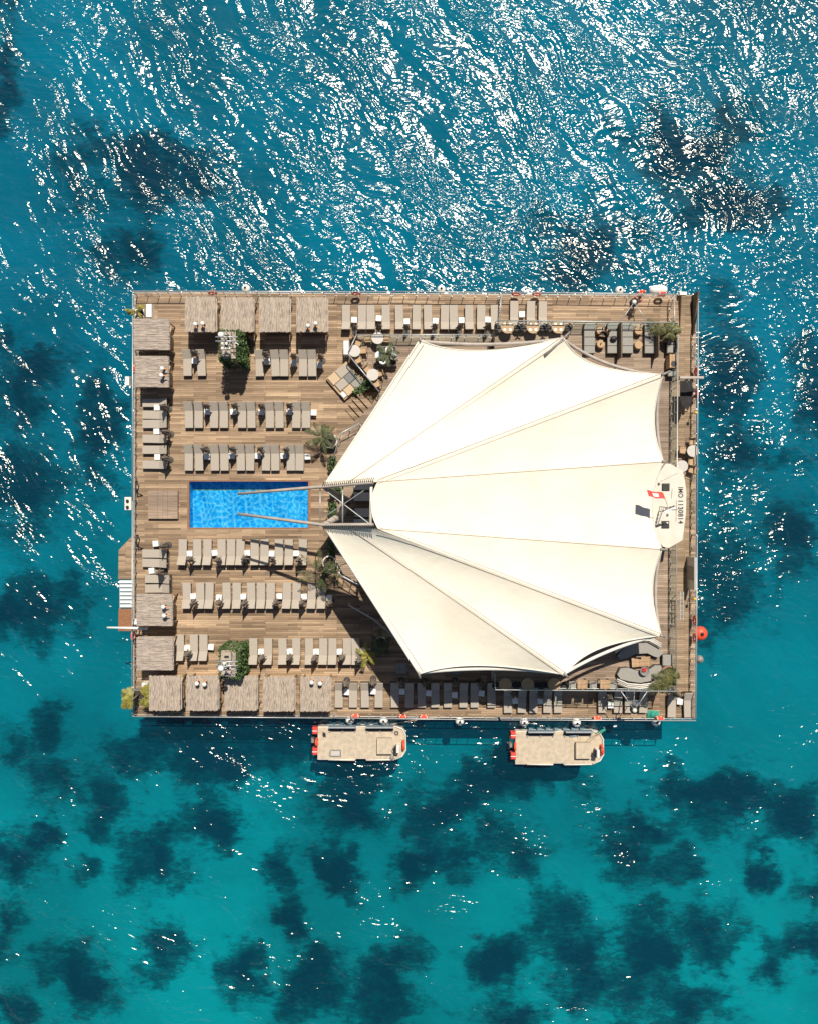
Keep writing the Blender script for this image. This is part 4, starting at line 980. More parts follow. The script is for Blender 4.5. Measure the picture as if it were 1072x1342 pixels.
b = MB(); b.ball((0, 0, .14), .24, 14, 8, .6); o = b.build('bag', M['black']); o.location = at(804, 443.5, UPP + .6, UPP + .403); o.scale = (1, .8, 1); tag(o, 'round black bag lying on the daybed', 'bag')
# bench, cabinet, chair in the upper right of the upper deck
t = thing('corner_sofa', 'grey sofa seat with black backrest between the palm planter and wood cabinet', 'sofa', at(879, 452, UPP + .4, UPP))
b = MB(); b.box((0, 0, .2), (.62, 1.2, .395)); b.build('base', M['frame'], t)
for y in (-.3, .3): b = MB(); b.box((-.06, y, .46), (.5, .57, .12), 0, .05); b.build('cushion', M['cushion'], t)
b = MB(); b.tube([(.24, -.5, .55), (.3, 0, .62), (.24, .5, .55)], .09, 8, flat=1.5); b.build('backrest', M['black'], t)
t = thing('wood_cabinet', 'orange wood cabinet with a round black grille on top', 'cabinet', at(882.5, 473, UPP + .8, UPP))
b = MB(); b.box((0, 0, .4), (.58, .92, .795), 0, .01); b.build('body', M['oak'], t); b = MB(); b.lathe([(.2, .797), (.2, .81)], (0, -.2, 0), 22, False); b.build('grille', M['black'], t)
t = thing('stool', 'grey padded stool below the orange wood cabinet', 'stool', at(880, 489, UPP + .45, UPP)); b = MB(); b.box((0, 0, .2), (.5, .4, .395)); b.build('base', M['frame'], t); b = MB(); b.box((0, 0, .44), (.54, .44, .08), 0, .03); b.build('cushion', M['cushion'], t)
# lower lounge group
def sofa(label, pts, back, bmat):
    """pts photo px outline of the seat; back = px polyline of the backrest"""
    hs = UPP + .42; c = P(sum(p[0] for p in pts) / len(pts), sum(p[1] for p in pts) / len(pts), hs); c.z = UPP
    t = thing('curved_sofa', label, 'sofa', c)
    k = len(pts) // 2
    b = MB(); b.prism([P(x, y, hs).to_2d() for x, y in pts], UPP + .003, UPP + .3); b.build('base', M['frame'], t, True)
    b = MB(); b.prism([(P(x, y, hs).to_2d() - c.to_2d()) * .985 + c.to_2d() for x, y in pts], UPP + .302, UPP + .45); b.build('seat_cushion', M['cushion'], t, True)
    mx = sum(p[0] for p in pts) / len(pts); q0, q1 = P(mx - 1, min(p[1] for p in pts) + 3, hs), P(mx + 1, max(p[1] for p in pts) - 2, hs)
    for i in range(3):
        b = MB(); b.tube([P(x, y + i * (2.2 if back[0][1] > 870 else -2.2), UPP + .75 - i * .12) for x, y in back], .05, 6); b.build('back_slat', M[bmat], t, True)
    return t
sofa('grey curved sofa below the wooden coffee table', [(808, 884), (812, 876), (822, 875), (838, 880), (846, 880), (858, 872), (866, 872), (868, 880), (862, 888), (850, 893), (838, 895), (824, 893), (812, 890)],
     [(808, 890), (822, 896), (838, 897.5), (852, 896), (866, 889)], 'offwhite')
sofa('dark curved sofa half under the tent above the wooden coffee table', [(808, 860), (818, 848), (832, 842), (850, 841), (862, 848), (869, 856), (862, 862), (856, 860), (848, 856), (832, 857), (822, 862), (812, 864)],
     [(806, 856), (818, 846), (832, 840), (850, 839), (866, 848)], 'offwhite')
t = thing('coffee_table', 'pale slatted wooden coffee table between the two curved sofas', 'table', at(839.7, 867.5, UPP + .4, UPP), R(4))
b = MB(); b.box((0, 0, .37), (1.3, .66, .06), 0, .01); b.build('tabletop', M['oak'], t); b = MB(); b.box((0, 0, .17), (1.1, .5, .335)); b.build('base', M['frame'], t)
t = thing('flower_bowl', 'round grey bowl with small red flowers on the curved sofa', 'bowl', at(843.5, 879, UPP + .6, UPP + .453))
b = MB(); b.lathe([(.12, 0.002), (.28, .14), (.32, .3), (.29, .3), (.24, .2)], n=22); b.build('bowl', M['pot_grey'], t); b = MB(); rnd = random.Random(4)
for k in range(16): b.ball((rnd.uniform(-.2, .1), rnd.uniform(0, .24), .3 + rnd.uniform(0, .05)), .05, 6, 4)
b.build('flowers', M['red'], t)
t = thing('ottoman', 'square grey ottoman right of the curved sofas', 'ottoman', at(874.3, 865.5, UPP + .45, UPP)); b = MB(); b.box((0, 0, .15), (.62, .72, .295)); b.build('base', M['frame'], t); b = MB(); b.box((0, 0, .38), (.68, .76, .15), 0, .04); b.build('cushion', M['cushion'], t)
for x, l in ((762.7, 'left'), (792.5, 'right')):
    t = thing('wooden_table', f'{l} small pale wooden table by the lower balustrade', 'table', at(x, 897, UPP + .7, UPP), 0, 'small wooden tables')
    b = MB(); b.box((0, 0, .68), (.68, .62, .05), 0, .01); b.build('tabletop', M['oak'], t); b = MB()
    for sx in (-1, 1):
        for sy in (-1, 1): b.box((sx * .3, sy * .26, .33), (.045, .045, .65))
    b.build('legs', M['frame'], t)
def make_armchair():
    t = thing('grey_armchair', 'x', 'chair')
    b = MB(); b.box((0, 0, .42), (.48, .5, .1), 0, .03); b.build('seat', M['cushion'], t); b = MB(); b.tube([(-.26, -.2, .68), (-.22, .22, .74), (.22, .22, .74), (.26, -.2, .68)], .03, 6); b.build('armrest', M['frame'], t)
    b = MB()
    for sx in (-1, 1):
        for sy in (-1, 1): b.box((sx * .22, sy * .22, .2), (.035, .035, .39))
    b.build('frame', M['frame'], t); return t
AC_ = make_armchair()
for x, rz, l in ((750, 90, 'left of the left small wooden table'), (777, 90, 'between the two small wooden tables'), (803.5, -90, 'right of the right small wooden table')):
    place(AC_, at(x, 898, UPP + .47, UPP), R(rz), 'grey seat armchair ' + l, 'grey armchairs')
# lounge seats seen through the tent opening
for k, (x, y) in enumerate(((475, 651), (476, 672), (475, 636.5), (475, 686))):
    t = thing('lounge_seat', ('upper middle', 'lower middle', 'topmost', 'bottom')[k] + ' grey lounge seat seen through the tent opening', 'sofa', at(x, y, TER + .45, TER), 0, 'lounge seats under the tent')
    b = MB(); b.box((0, 0, .15), (1.2, .62, .29)); b.build('base', M['frame'], t); b = MB(); b.box((0, 0, .37), (1.2, .62, .14), 0, .04); b.build('cushion', M['grey_top'], t)
for x, y, s, l in ((526, 876, .78, 'square grey deck hatch in the tent shade left of the tent corner'), (597, 881, .6, 'small grey box below the tent edge')):
    t = thing('deck_hatch', l, 'hatch', at(x, y, .1, .003)); b = MB(); b.box((0, 0, .06), (s, s if s > .7 else .3, .12), 0, .03); b.build('lid', M['cushion'], t); b = MB(); b.box((0, 0, .13), (s * .7, s * .7 if s > .7 else .2, .02)); b.build('panel', M['steel_dark'], t)

# ------------------------------------------------------------ wheelhouse with registration lettering
def z8(u, v): return (780 + u / 5.956, 530 + v / 5.956)
HR = UPP + 2.6
wh = thing('wheelhouse', 'white roofed wheelhouse with black registration lettering on its roof', 'wheelhouse', at(*z8(590, 790), HR, UPP))
outl = [z8(*q) for q in ((545, 465), (580, 462), (680, 520), (698, 600), (708, 690), (705, 850), (692, 960), (677, 1060), (570, 1120), (525, 1110), (440, 1000), (430, 800), (450, 600))]
b = MB(); b.prism([P(x, y, HR).to_2d() for x, y in outl], HR - .14, HR); b.build('roof', M['cream'], wh, True)
cc = P(*z8(590, 790), HR)
b = MB(); b.prism([((P(x, y, HR) - cc) * .82 + cc).to_2d() for x, y in outl], UPP + .003, HR - .142); b.build('wall', M['white'], wh, True)
for k, (u, v) in enumerate(((548, 645), (545, 938))):
    p = P(*z8(u, v), HR + .06); b = MB(); b.box((p.x, p.y, HR + .04), (.5, .48, .074), 0, .02); q = b.build('hatch', M['black'], wh, True)
    b = MB()
    for i in range(3): b.box((p.x, p.y - .15 + .15 * i, HR + .085), (.44, .05, .015))
    b.build('hatch_grille', M['frame'], q, False if False else True)
b = MB(); b.tube([P(*z8(490, 608), HR + .02), P(*z8(640, 535), HR + .02)], .02, 5); b.tube([P(*z8(598, 656), HR + .02), P(*z8(590, 735), HR + .02)], .012, 4); b.tube([P(*z8(630, 750), HR + .02), P(*z8(628, 915), HR + .02)], .012, 4); b.build('roof_cable', M['steel_dark'], wh, True)
k_ = F / (CAMH - HR)
for body, v0, v1 in (('IMO', 645, 727), ('1130814', 747, 927)):
    cu = bpy.data.curves.new('reg', 'FONT'); cu.body = body; cu.size = .45; cu.align_x = 'CENTER'; cu.align_y = 'CENTER'; cu.extrude = .004; cu.offset = .012; cu.space_character = 1.1
    tmp = bpy.data.objects.new('reg', cu); COL.objects.link(tmp); bpy.context.view_layer.update()
    me = bpy.data.meshes.new_from_object(tmp.evaluated_get(bpy.context.evaluated_depsgraph_get())); COL.objects.unlink(tmp); bpy.data.objects.remove(tmp)
    o = bpy.data.objects.new('lettering', me); me.materials.clear(); me.materials.append(M['ink']); COL.objects.link(o); o.parent = wh
    q = P(*z8(662, (v0 + v1) / 2), HR + .01); ws = [v.co.x for v in me.vertices]; wid = max(ws) - min(ws)
    o.location = (q.x - wh.location.x, q.y - wh.location.y, HR + .008 - UPP); o.rotation_euler = (0, 0, -PI / 2); o.scale = ((v1 - v0) / 5.956 / k_ / wid, 1, 1)
b = MB(); a = P(*z8(530, 850), HR)
a = Vector((a.x - .35, a.y + .1, HR))
for dx, dy in ((0, 0), (.3, .1), (.1, .35)): b.tube([a + Vector((dx, dy, 0)), a + Vector((.12 + dx * .4, .12 + dy * .4, 1.7))], .025, 5)
for z in (.4, .8, 1.2, 1.6): b.tube([a + Vector((-.02, 0, z)), a + Vector((.28, .1, z)), a + Vector((.12, .3, z)), a + Vector((-.02, 0, z))], .016, 4)
b.tube([a + Vector((-.35, .12, 1.7)), a + Vector((.65, .12, 1.7))], .022, 5); b.tube([a + Vector((.12, .12, 1.7)), a + Vector((.12, .15, 3.4))], .02, 5)
b.build('mast', M['steel_dark'], wh, True)
b = MB(); b.box(a + Vector((.12, .12, 1.83)), (.75, .12, .1), .4); b.build('radar_bar', M['white'], wh, True)
for dx, dy, z in ((.55, .25, 0), (.8, .3, 0), (.62, -.15, 0), (1.0, .35, 0), (.55, -.75, 0), (.05, 1.9, 0)):
    b = MB(); b.lathe([(.07, 0), (.09, .06), (.05, .22), (.02, .26)], a + Vector((dx, dy, .002)), 10); b.build('antenna', M['steel_dark' if dx > .7 else 'white'], wh, True)
# flag on the mast
fb = MB(); nx, ny = 12, 4; fp0, fp1 = z8(535, 715), z8(405, 695); HF = HR + 2.6
f0, f1 = P(*fp0, HF), P(*fp1, HF); fd = f1 - f0; fu = Vector((.02, -.40, .32)); cells = []
for j in range(ny + 1):
    for i in range(nx + 1):
        u = i / nx; fb.v.append(f0 + fd * u + fu * (j / ny - .5) * 1.05 + Vector((0, .03 * math.sin(u * 9), .05 * math.sin(u * 7 + j * .4))))
for j in range(ny):
    for i in range(nx):
        fb.f.append((j * (nx + 1) + i, j * (nx + 1) + i + 1, (j + 1) * (nx + 1) + i + 1, (j + 1) * (nx + 1) + i)); fb.sm.append(True)
        fb.mi.append(1 if (i in (5, 6) or (j in (1, 2) and i in (4, 7))) and j in (1, 2) else 0)
fl = fb.build('flag', [M['red'], M['white']]); tag(fl, 'red flag with a small white emblem flying over the tent edge', 'flag')
b = MB(); b.tube([a + Vector((.12, .15, 1.7)), f0 + fu * .45], .018, 5); b.build('flag_staff', M['steel'], wh, True)

# ------------------------------------------------------------ things along the railings
def make_ring():
    t = thing('life_ring', 'x', 'life ring')
    b = MB(); b.torus((0, 0, .0), .26, .085, (0, 1, 0), 24, 8); b.build('ring', M['orange'], t)
    b = MB()
    for k in range(4): b.arc((0, 0, 0), .26, .09, k * PI / 2 - .14, k * PI / 2 + .14, (0, 1, 0), 3, 8)
    b.build('reflective_band', M['white'], t); return t
LR = make_ring()
rings = [(279, 383.5, 0, 'top railing above the first reed cabana'), (467, 384.5, 0, 'top railing above the left end of the long lounger row'), (676, 385, 0, 'top railing, left of two close together'), (703, 385, 0, 'top railing, right of two close together'),
         (840, 383, 0, 'top railing beside the person in pink'), (867, 385, 0, 'top railing below the long white float'), (177, 484, 90, 'left railing beside the upper cabanas'), (175, 833, 90, 'left railing below the boom'),
         (912, 487, 90, 'right railing above the davit beam'), (912, 516, 90, 'right railing below the davit beam'), (910, 813, 90, 'right railing, just above the big orange buoy'), (910, 836, 90, 'right railing, just below the big orange buoy'),
         (466, 938, 0, 'bottom railing above the left boat'), (528, 938.5, 0, 'bottom railing, left of two near the mooring rope'), (555, 939, 0, 'bottom railing, right of two near the mooring rope'), (782, 941, 0, 'bottom railing above the bow of the right boat'), (864, 941, 0, 'bottom railing beside the green net')]
for x, y, r, l in rings: place(LR, P(x, y, .62), R(r), 'orange life ring on the ' + l, 'orange life rings')
def make_fender():
    t = thing('ball_fender', 'x', 'fender')
    b = MB(); b.ball((0, 0, 0), .32, 18, 10); b.build('ball', M['white'], t)
    b = MB(); b.lathe([(.1, .285), (.085, .34), (.03, .4)], n=10); b.build('eye', M['black'], t)
    b = MB(); b.tube([(0, 0, .38), (0, .0, .66)], .015, 5); b.build('rope', M['rope'], t); return t
FD = make_fender()
for x, y, l in ((323, 378.5, 'above the second and third reed cabanas'), (578, 379.5, 'above the long top lounger row'), (811, 381, 'left of the person in pink'), (459, 943.5, 'over the stern half of the left boat'), (503, 944, 'over the bow half of the left boat'), (602, 945, 'between the two boats'),
                (686, 946, 'over the stern of the right boat'), (755, 947, 'over the bow half of the right boat'), (859, 946, 'below the green net')):
    place(FD, P(x, y, -.25), 0, 'white ball fender hanging ' + l, 'white ball fenders')
b = MB(); b.lathe([(.02, -.66), (.22, -.6), (.33, -.35), (.34, .35), (.22, .6), (.02, .66)], n=18); o = b.build('long_float', M['white']); o.location = P(862, 380, -.2); o.rotation_euler = (0, PI / 2, 0); tag(o, 'long white float outside the top railing at right', 'float')
t = thing('mooring_buoy', 'big round orange buoy against the right edge', 'buoy', P(917, 830, -.4)); b = MB(); b.ball((0, 0, 0), .52, 24, 14, .8); b.build('ball', M['orange'], t); b = MB(); b.lathe([(.14, .39), (.12, .48), (.05, .52)], n=14); b.build('eye', M['black'], t)
b = MB(); b.ball((0, 0, 0), .3, 16, 10); o = b.build('grey_fender', M['steel_dark']); o.location = P(916, 864, -.4); tag(o, 'small grey fender below the big orange buoy', 'fender')
for x, y, l in ((911, 541, 'upper yellow lamp on the right railing'), (909.5, 785, 'lower yellow lamp on the right railing')):
    t = thing('yellow_lamp', l, 'lamp', P(x, y, 1.05) - Vector((0, 0, 1.02)), 0, 'yellow railing lamps'); b = MB(); b.tube([(0, 0, .003), (0, 0, 1.0)], .02, 6); b.build('pole', M['steel'], t); b = MB(); b.lathe([(.08, .98), (.11, 1.05), (.09, 1.14), (.03, 1.18)], n=12); b.build('lens', M['yellow'], t)
t = thing('locker', 'tall pale locker on the right railing with a dark shadow beside it', 'locker', at(911, 752, 1.5)); b = MB(); b.box((0, 0, .75), (.18, 2.3, 1.494)); b.build('body', M['steel'], t); b = MB(); b.box((-.1, 0, .8), (.02, 1.0, 1.2)); b.build('door', M['steel_dark'], t)
t = thing('aluminium_ladder', 'grey ladder leaning along the inner right balustrade', 'ladder', at(887, 792, .3)); b = MB()
for s in (-1, 1): b.box((s * .12, 0, 1.2), (.05, 2.0, .06))
b.build('side_rail', M['steel'], t); b = MB()
for k in range(7): b.box((0, -.9 + .3 * k, 1.2), (.19, .04, .04))
b.build('rungs', M['steel'], t)
b = MB(); b.tube([P(887.2, 778, .003), P(887.2, 778, 1.16)], .03, 6); b.tube([P(887.2, 806, .003), P(887.2, 806, 1.16)], .03, 6); b.build('stand', M['steel'], t, True)
# davit frame and flat black sheet on the right walkway
t = thing('davit', 'taupe davit beam crossing the right railing with diagonal brace', 'davit', at(891, 495, .5))
b = MB(); b.box(P(905.5, 495, 3.0), (1.65, .17, .2), 0, .02); b.build('beam', M['beam'], t, True)
b = MB(); b.tube([P(899, 498, 2.86), P(909, 512.5, 1.6)], .07, 8); b.build('brace', M['beam'], t, True)
b = MB(); b.tube([P(893, 501.5, 2.0), P(900, 497, 2.86)], .05, 8); b.build('brace', M['beam'], t, True)
p = P(892, 495, 2.9); b = MB(); b.tube([(p.x, p.y, .003), p], .07, 8); b.build('post', M['beam'], t, True)
b = MB(); sheet_px = [(890.5, 499), (906, 499), (908, 512), (906, 526), (901, 538), (894, 532), (890.5, 522)]
b.prism([P(x, y, 1.5).to_2d() for x, y in sheet_px], 1.48, 1.5)  # thin level black sheet, narrowing to a point
o = b.build('sheet', M['dark_sheet'], None); tag(o, 'black pointed sheet below the davit beam', 'sheet')
t2 = MB()
# ramp wall at the upper right corner
t = thing('corner_ramp', 'narrow wooden ramp with a tapering side wall in the upper right corner', 'ramp', at(896, 410, 0, .003))
b = MB(); q0, q1, q2, q3 = P(889.5, 390), P(902, 390), P(905, 440), P(890, 440)
zs = (.5, .5, .03, .03); top = [Vector((q.x, q.y, z)) for q, z in zip((q0, q1, q2, q3), zs)]; bot = [Vector((q.x, q.y, .004)) for q in (q0, q1, q2, q3)]
b.add(top + bot, [(3, 2, 1, 0), (4, 5, 6, 7), (0, 1, 5, 4), (1, 2, 6, 5), (2, 3, 7, 6), (3, 0, 4, 7)]); b.build('plank_slope', M['walk'], t, True)
b = MB(); p0, p1 = P(904, 389), P(906.5, 438); hw = 1.5
b.add([(p0.x, p0.y, .004), (p1.x, p1.y, .004), (p1.x, p1.y, .25), (p0.x, p0.y, hw), (p0.x + .1, p0.y, .004), (p1.x + .1, p1.y, .004), (p1.x + .1, p1.y, .25), (p0.x + .1, p0.y, hw)],
      [(0, 1, 2, 3), (7, 6, 5, 4), (0, 4, 5, 1), (1, 5, 6, 2), (2, 6, 7, 3), (3, 7, 4, 0)]); b.build('side_wall', M['trunk'], t, True)
b = MB(); b.box(P(894, 385, .35), (.5, .22, .3)); b.build('threshold', M['white'], t, True)
# right walkway planks
b = MB(); b.prism(pp([(868, 441), (905.5, 441), (904, 904), (866, 904)]), .002, .006); o = b.build('walkway', M['walk']); o['kind'] = 'structure'
# outrigger lights at top and bottom of the upper deck
for (x, y, sx, yb, l) in ((830.5, 396, 1, 421.5, 'outrigger lamp on three stays over the top railing'), (831, 931, -1, 905.5, 'outrigger lamp on three stays over the bottom railing beside the palm')):
    t = thing('outrigger_lamp', l, 'lamp', P(x, yb, UPP + 1.1), 0, 'outrigger lamps')
    hd = P(x, y, UPP + .9)
    for dx in (-18, 17): b = MB(); b.tube([P(x + dx, yb, UPP + 1.1), hd], .028, 6); b.build('stay', M['steel'], t, True)
    b = MB(); b.tube([P(x, yb, UPP + .3), hd - Vector((0, 0, .25))], .035, 6); b.build('arm', M['steel_dark'], t, True)
    b = MB(); b.lathe([(.12, -.4), (.26, -.28), (.28, -.05), (.18, .02)], hd, 16); b.build('housing', M['black'], t, True)
    b = MB(); b.lathe([(.1, 0), (.17, .03), (.12, .1), (.03, .13)], hd, 14); b.build('cap', M['offwhite'], t, True)
b = MB(); rnd = random.Random(2)
leaf = [(0, 0)]
nn = []
for i in range(7):
    for j in range(7):
        nn.append((-.42 + .14 * i + rnd.uniform(-.04, .04), -.3 + .1 * j + rnd.uniform(-.03, .03), .05 + .4 * math.exp(-((i - 3) ** 2 + (j - 3) ** 2) / 8) * rnd.uniform(.6, 1)))
b.add(nn, [(i * 7 + j, (i + 1) * 7 + j, (i + 1) * 7 + j + 1, i * 7 + j + 1) for i in range(6) for j in range(6)]); o = b.build('fishing_net', M['green']); o.location = at(855.5, 937, .2, .003); tag(o, 'crumpled green net at the bottom railing beside a life ring', 'net')
b = MB(); b.tube([P(503, 951, -.3), P(540, 944.5, -.45), P(578, 940, -.08)], .03, 6); o = b.build('mooring_rope', M['rope']); tag(o, 'pale mooring rope from the left boat to the platform', 'rope')
# left side fittings and gangway
t = thing('fender_board', 'white board hung outside the left railing beside the upper cabanas', 'board', P(168.5, 500, .2)); b = MB(); b.box((0, 0, 0), (.3, .65, .5), 0, .03); b.build('board', M['white'], t); b = MB()
for s in (-.3, .3): b.tube([(.14, s, .1), (.55, s, .1)], .02, 5)
b.build('bracket', M['steel'], t)
t = thing('boarding_step', 'pale boarding step with black mooring posts outside the left railing', 'step', P(168.5, 660, -.2)); b = MB(); b.box((0, 0, 0), (.5, .95, .12), 0, .02); b.build('tread', M['offwhite'], t); b = MB()
for y in (-.25, .2): b.lathe([(.09, .06), (.11, .2), (.06, .24)], (0, y, 0), 10)
b.build('bollard', M['black'], t)
GW = -.35
t = thing('gangway', 'side gangway outside the left edge with white slatted steps', 'gangway', P(165, 765, GW))
b = MB(); b.prism(pp([(156, 721), (173, 703), (176, 703), (176, 759), (155.5, 759)], GW), GW - .12, GW); b.build('landing', M['deck'], t, True)
for k in range(7):
    b = MB(); c = P(165.5, 762.5 + k * 5.3, GW); b.box((c.x, c.y, GW - .04 - .02 * k), (.92, .2, .05)); b.build('step', M['white'], t, True)
b = MB()
for x in (156.8, 174): c = P(x, 779, GW); b.box((c.x, c.y, GW - .2), (.07, 2.25, .12))
b.build('stringer', M['steel'], t, True)
b = MB(); b.prism(pp([(156, 798), (175, 798), (174.5, 827), (155.5, 827)], GW), GW - .12, GW); b.build('lower_landing', M['redwood'], t, True)
b = MB(); b.tube([P(141, 822.5, 1.25), P(193.5, 823.5, 1.25)], [.07, .1], 10); o = b.build('boom_pole', M['white']); tag(o, 'long white horizontal pole sticking out over the gangway end', 'pole')
b = MB(); q = P(178, 823.2, 1.2); b.tube([(q.x, q.y, .003), q], .05, 8); o2 = b.build('pole_stand', M['steel'], o)

# ------------------------------------------------------------ boats
def boat(label, cx_, cy_, var):
    ZD = -.35; sc = F / (CAMH - ZD) * 7.147
    t = thing('landing_boat', label, 'boat', P(cx_, cy_, ZD) - Vector((0, 0, .65)))
    def q(u, v, z=0): return Vector(((u - 567) / sc, (280 - v) / sc, z + .65))
    def q2(u, v): return q(u, v).to_2d()
    ol = [(158, 128), (880, 120), (945, 140), (978, 195), (982, 345), (950, 400), (880, 432), (605, 440), (605, 428), (512, 428), (512, 440), (155, 436)]
    b = MB(); b.prism([q2(*p) for p in ol], .0, .6); b.build('hull', M['offwhite'], t)
    b = MB(); b.prism([q2(u + (4 if u < 500 else -8 if u > 900 else 0), v + (6 if v < 200 else -8)) for u, v in ol], .602, .65); b.build('deck', M['boat_deck'], t)
    b = MB()
    for l in ([(880, 122), (943, 142), (975, 196), (978, 344), (946, 398), (878, 430)], [(260, 432), (505, 436)], [(612, 436), (870, 432)]): b.tube([q(u, v, .06) for u, v in l], .055, 6)
    b.build('gunwale', M['offwhite'], t)
    for u0, u1 in ((265, 515), (612, 865)):
        b = MB(); a_, c_ = q(u0, 150), q(u1, 115); b.box(((a_.x + c_.x) / 2, c_.y - .02, .95), (c_.x - a_.x, .11, .5)); s_ = b.build('bench', M['blue'], t)
        b = MB(); b.box(((a_.x + c_.x) / 2, c_.y + .03, 1.26), (c_.x - a_.x, .1, .05)); b.build('bench_rail', M['steel'], s_)
        b = MB(); b.box(((a_.x + c_.x) / 2, a_.y, .68), (c_.x - a_.x, .3, .04)); b.build('bench_seat', M['rubber'], s_)
        for u in (u0 + 4, (u0 + u1) / 2, u1 - 8): b = MB(); b.lathe([(.05, 0), (.05, .12)], q(u, 168, .02), 8); b.build('cleat', M['steel'], s_)
    b = MB(); c_ = (q(720, 385) + q(935, 215)) / 2; b.box((c_.x - .35, c_.y + .05, .85), (1.1, 1.15, .4), 0, .01); b.build('raised_deck', M['boat_deck'], t)
    for i, v in enumerate((158, 352)):
        b = MB(); p = q(132, v); b.box((p.x, p.y, .62), (.36, .5, .5), 0, .06); o = b.build('stern_fender', M['red'], t)
        b = MB(); b.box((p.x, p.y, .874), (.37, .05, .006)); b.build('strap', M['white'], o)
    b = MB(); b.torus(q(150, 262, .15), .24, .08, (1, 0, .15)); b.build('life_ring', M['orange'], t)
    b = MB(); b.torus(q(955, 290, .2), .3, .09, (1, 0, -.1)); b.build('life_ring', M['orange'], t)
    b = MB(); p = q(110, 255); b.box((p.x, p.y, .55), (.2, .3, .55), 0, .05); b.tube([(p.x - .05, p.y, .5), (p.x - .2, p.y, -.2)], .06, 8); b.build('outboard_motor', M['steel_dark'], t)
    b = MB(); p = q(905, 305, .22); b.box((p.x, p.y, p.z + .32), (.2, .55, .68), 0, .05); co = b.build('console', M['white'], t)
    b = MB(); b.box((p.x - .16, p.y, p.z + .55), (.12, .5, .2), 0, .04); b.build('dashboard', M['black'], co)
    b = MB(); b.torus((p.x - .28, p.y + .05, p.z + .62), .15, .02, (1, 0, .4)); b.build('steering_wheel', M['black'], co)
    if var == 0:
        b = MB(); p = q(322, 372); b.box((p.x, p.y, .69), (.84, .5, .07)); o = b.build('deck_hatch', M['steel_dark'], t); b = MB(); b.box((p.x, p.y, .732), (.66, .34, .012)); b.build('hatch_lid', M['grey_top'], o)
        b = MB(); p = q(218, 195); b.lathe([(.11, .652), (.13, .75), (.05, .95)], (p.x, p.y, 0), 10); b.tube([(p.x - .1, p.y + .15, .66), (p.x + .1, p.y - .2, .7)], .04, 6); b.build('winch', M['black'], t)
        b = MB(); b.torus(q(893, 185, .04), .12, .035); b.build('rope_coil', M['black'], t)
        b = MB(); b.torus(q(820, 248, .25), .09, .015); b.build('rope_loop', M['rope'], t)
        b = MB(); p = q(850, 418); b.ball((p.x, p.y, .72), .18, 10, 6, .4); b.build('bag', M['pot_grey'], t)
    else:
        b = MB(); b.tube([q(800, 215, .3), q(880, 150, .4), q(990, 100, .2)], .035, 5); b.tube([q(805, 240, .3), q(900, 160, .35), q(985, 112, .2)], .035, 5); b.build('rope', M['rope'], t)
        b = MB(); b.tube([q(915, 135, .3), q(990, 98, .25)], .1, 6, flat=.5); b.build('green_rope', M['green'], t)
        b = MB(); p = q(692, 168); b.box((p.x, p.y, .73), (.5, .1, .05), .1); b.build('blue_strap', M['blue'], t)
    b = MB()
    for k in range(7): b.box(q(300 + 80 * k, 105, -.1), (.3, .12, .3))
    b.build('fender_strip', M['blue'], t)
    return t
boat('flat beige landing boat at left under the mooring rope with a small deck hatch', 474.3, 974, 0)
boat('flat beige landing boat at right with a green rope at its bow', 732.5, 980, 1)

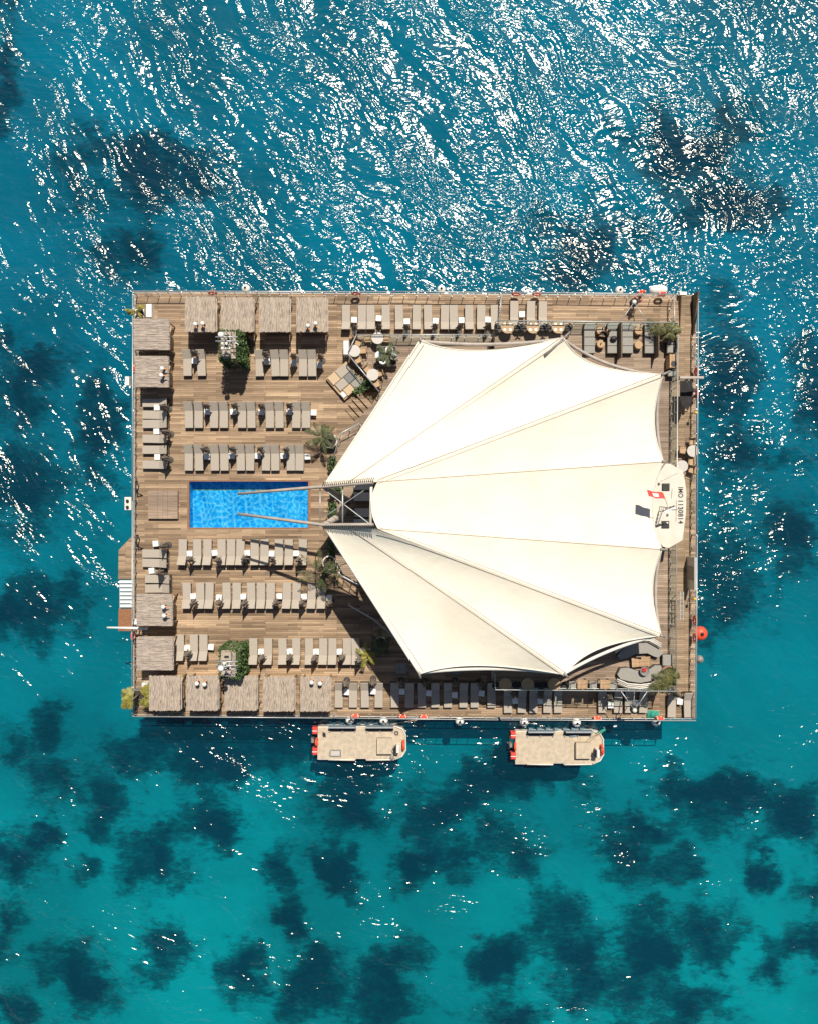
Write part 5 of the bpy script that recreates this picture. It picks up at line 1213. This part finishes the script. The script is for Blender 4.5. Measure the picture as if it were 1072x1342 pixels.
# ------------------------------------------------------------ people
def skin_mesh(name, verts, edges, radii, root=0, sub=2):
    me = bpy.data.meshes.new(name); me.from_pydata(verts, edges, []); me.update()
    o = bpy.data.objects.new(name, me); COL.objects.link(o)
    o.modifiers.new('s', 'SKIN'); sm = o.modifiers.new('b', 'SUBSURF'); sm.levels = sub; sm.render_levels = sub
    for i, r in enumerate(radii):
        v = me.skin_vertices[0].data[i]; v.radius = (r, r) if not isinstance(r, tuple) else r; v.use_root = (i == root)
    bpy.context.view_layer.update()
    m2 = bpy.data.meshes.new_from_object(o.evaluated_get(bpy.context.evaluated_depsgraph_get()))
    bpy.data.objects.remove(o); m2.polygons.foreach_set('use_smooth', [True] * len(m2.polygons)); return m2
def person(label, loc, rz, seated, top, legs, arms):
    """joints in metres, facing -y; arms: list of (elbow, wrist) left then right"""
    hip = .52 if seated else .93
    V = [(0, 0, hip), (0, 0, hip + .25), (0, -.02 if not seated else -.05, hip + .48), (0, -.04, hip + .58), (0, -.07, hip + .68), (0, -.07, hip + .80)]
    E = [(0, 1), (1, 2), (2, 3), (3, 4), (4, 5)]; Rr = [(.15, .11), (.14, .1), (.17, .1), .055, .085, .075]
    clothes_top = list(range(3)); leg_ids = []
    for s in (-1, 1):
        i = len(V)
        if seated: V += [(s * .1, -.05, hip - .02), (s * .13, -.45, hip - .0), (s * .13, -.48, .1), (s * .13, -.62, .05)]
        else: V += [(s * .1, 0, hip - .1), (s * .11, -.04 * s, .5), (s * .11, .05 * s, .09), (s * .12, .05 * s - .17, .045)]
        E += [(0, i), (i, i + 1), (i + 1, i + 2), (i + 2, i + 3)]; Rr += [.09, .065, .042, .035]; leg_ids.append(i)
    hands = []
    for s, (el, wr) in zip((-1, 1), arms):
        i = len(V); sh = Vector((s * .19, V[2][1], hip + .46)); el = Vector(el); wr = Vector(wr)
        d = (wr - el).normalized(); pm = wr + d * .08
        V += [tuple(sh), tuple(el), tuple(wr), tuple(pm)]; E += [(2, i), (i, i + 1), (i + 1, i + 2), (i + 2, i + 3)]; Rr += [.055, .042, .028, (.038, .022)]
        side = d.cross(Vector((0, 0, 1))); side = side.normalized() if side.length > .1 else Vector((1, 0, 0))
        for k, (o_, l) in enumerate(((-.03, .075), (-.01, .085), (.01, .08), (.03, .065))):
            j = len(V); b0 = pm + side * o_; V += [tuple(b0 + d * (l * .55)), tuple(b0 + d * l + Vector((0, 0, -.02)))]; E += [(i + 3, j), (j, j + 1)]; Rr += [.009, .008]
        j = len(V); V += [tuple(wr + d * .05 + side * .05), tuple(wr + d * .09 + side * .065)]; E += [(i + 2, j), (j, j + 1)]; Rr += [.011, .009]
        hands.append(i)
    me = skin_mesh('person', V, E, Rr); o = bpy.data.objects.new('person', me); me.materials.clear(); me.materials.append(M['skin']); COL.objects.link(o)
    o.location = loc; o.rotation_euler = (0, 0, rz); tag(o, label, 'person')
    def cloth(nm, ids, eds, grow, mm):
        mp = {k: n_ for n_, k in enumerate(ids)}
        r = [tuple(q + grow for q in Rr[k]) if isinstance(Rr[k], tuple) else Rr[k] + grow for k in ids]
        m2 = skin_mesh(nm, [V[k] for k in ids], [(mp[a], mp[b_]) for a, b_ in eds], r); m2.materials.clear(); m2.materials.append(mm)
        c = bpy.data.objects.new(nm, m2); COL.objects.link(c); c.parent = o
    h0, h1 = hands
    cloth('shirt', [0, 1, 2, h0, h0 + 1, h1, h1 + 1], [(0, 1), (1, 2), (2, h0), (h0, h0 + 1), (2, h1), (h1, h1 + 1)], .014, M[top])
    l0, l1 = leg_ids
    cloth('trousers', [0, l0, l0 + 1, l0 + 2, l1, l1 + 1, l1 + 2], [(0, l0), (l0, l0 + 1), (l0 + 1, l0 + 2), (0, l1), (l1, l1 + 1), (l1 + 1, l1 + 2)], .013, M[legs])
    hz = V[5]; b = MB(); b.ball((hz[0], hz[1] + .025, hz[2] - .01), .108, 14, 9, 1.02); b.build('hair', M['hair'], o)
    b = MB(); b.ball((0, hz[1] - .1, hz[2] - .09), .02, 6, 4); b.build('nose', M['skin'], o)
    for s in (-1, 1):
        b = MB(); b.ball((s * .035, hz[1] - .082, hz[2] - .06), .014, 6, 4); b.build('eye', M['hair'], o)
    return o
person('person in black sitting on the daybed at the laptop', at(797.5, 434.5, UPP + 1, UPP - .07), R(-80), True, 'black', 'black', [((-.24, -.2, .75), (-.15, -.45, .72)), ((.24, -.2, .75), (.15, -.45, .72))])
person('person in a pink shirt standing at the top railing', at(835.5, 392.5, 1.3, 0.0), R(150), False, 'pink', 'navy', [((-.27, -.05, 1.15), (-.2, -.3, 1.08)), ((.27, -.05, 1.15), (.2, -.32, 1.08))])
person('dark haired person in a pale lilac shirt standing at the right railing below the davit', at(908, 519, 1.4, 0.0), R(70), False, 'lilac', 'navy', [((-.27, -.02, 1.15), (-.24, -.25, 1.0)), ((.27, -.02, 1.15), (.24, -.28, 1.02))])
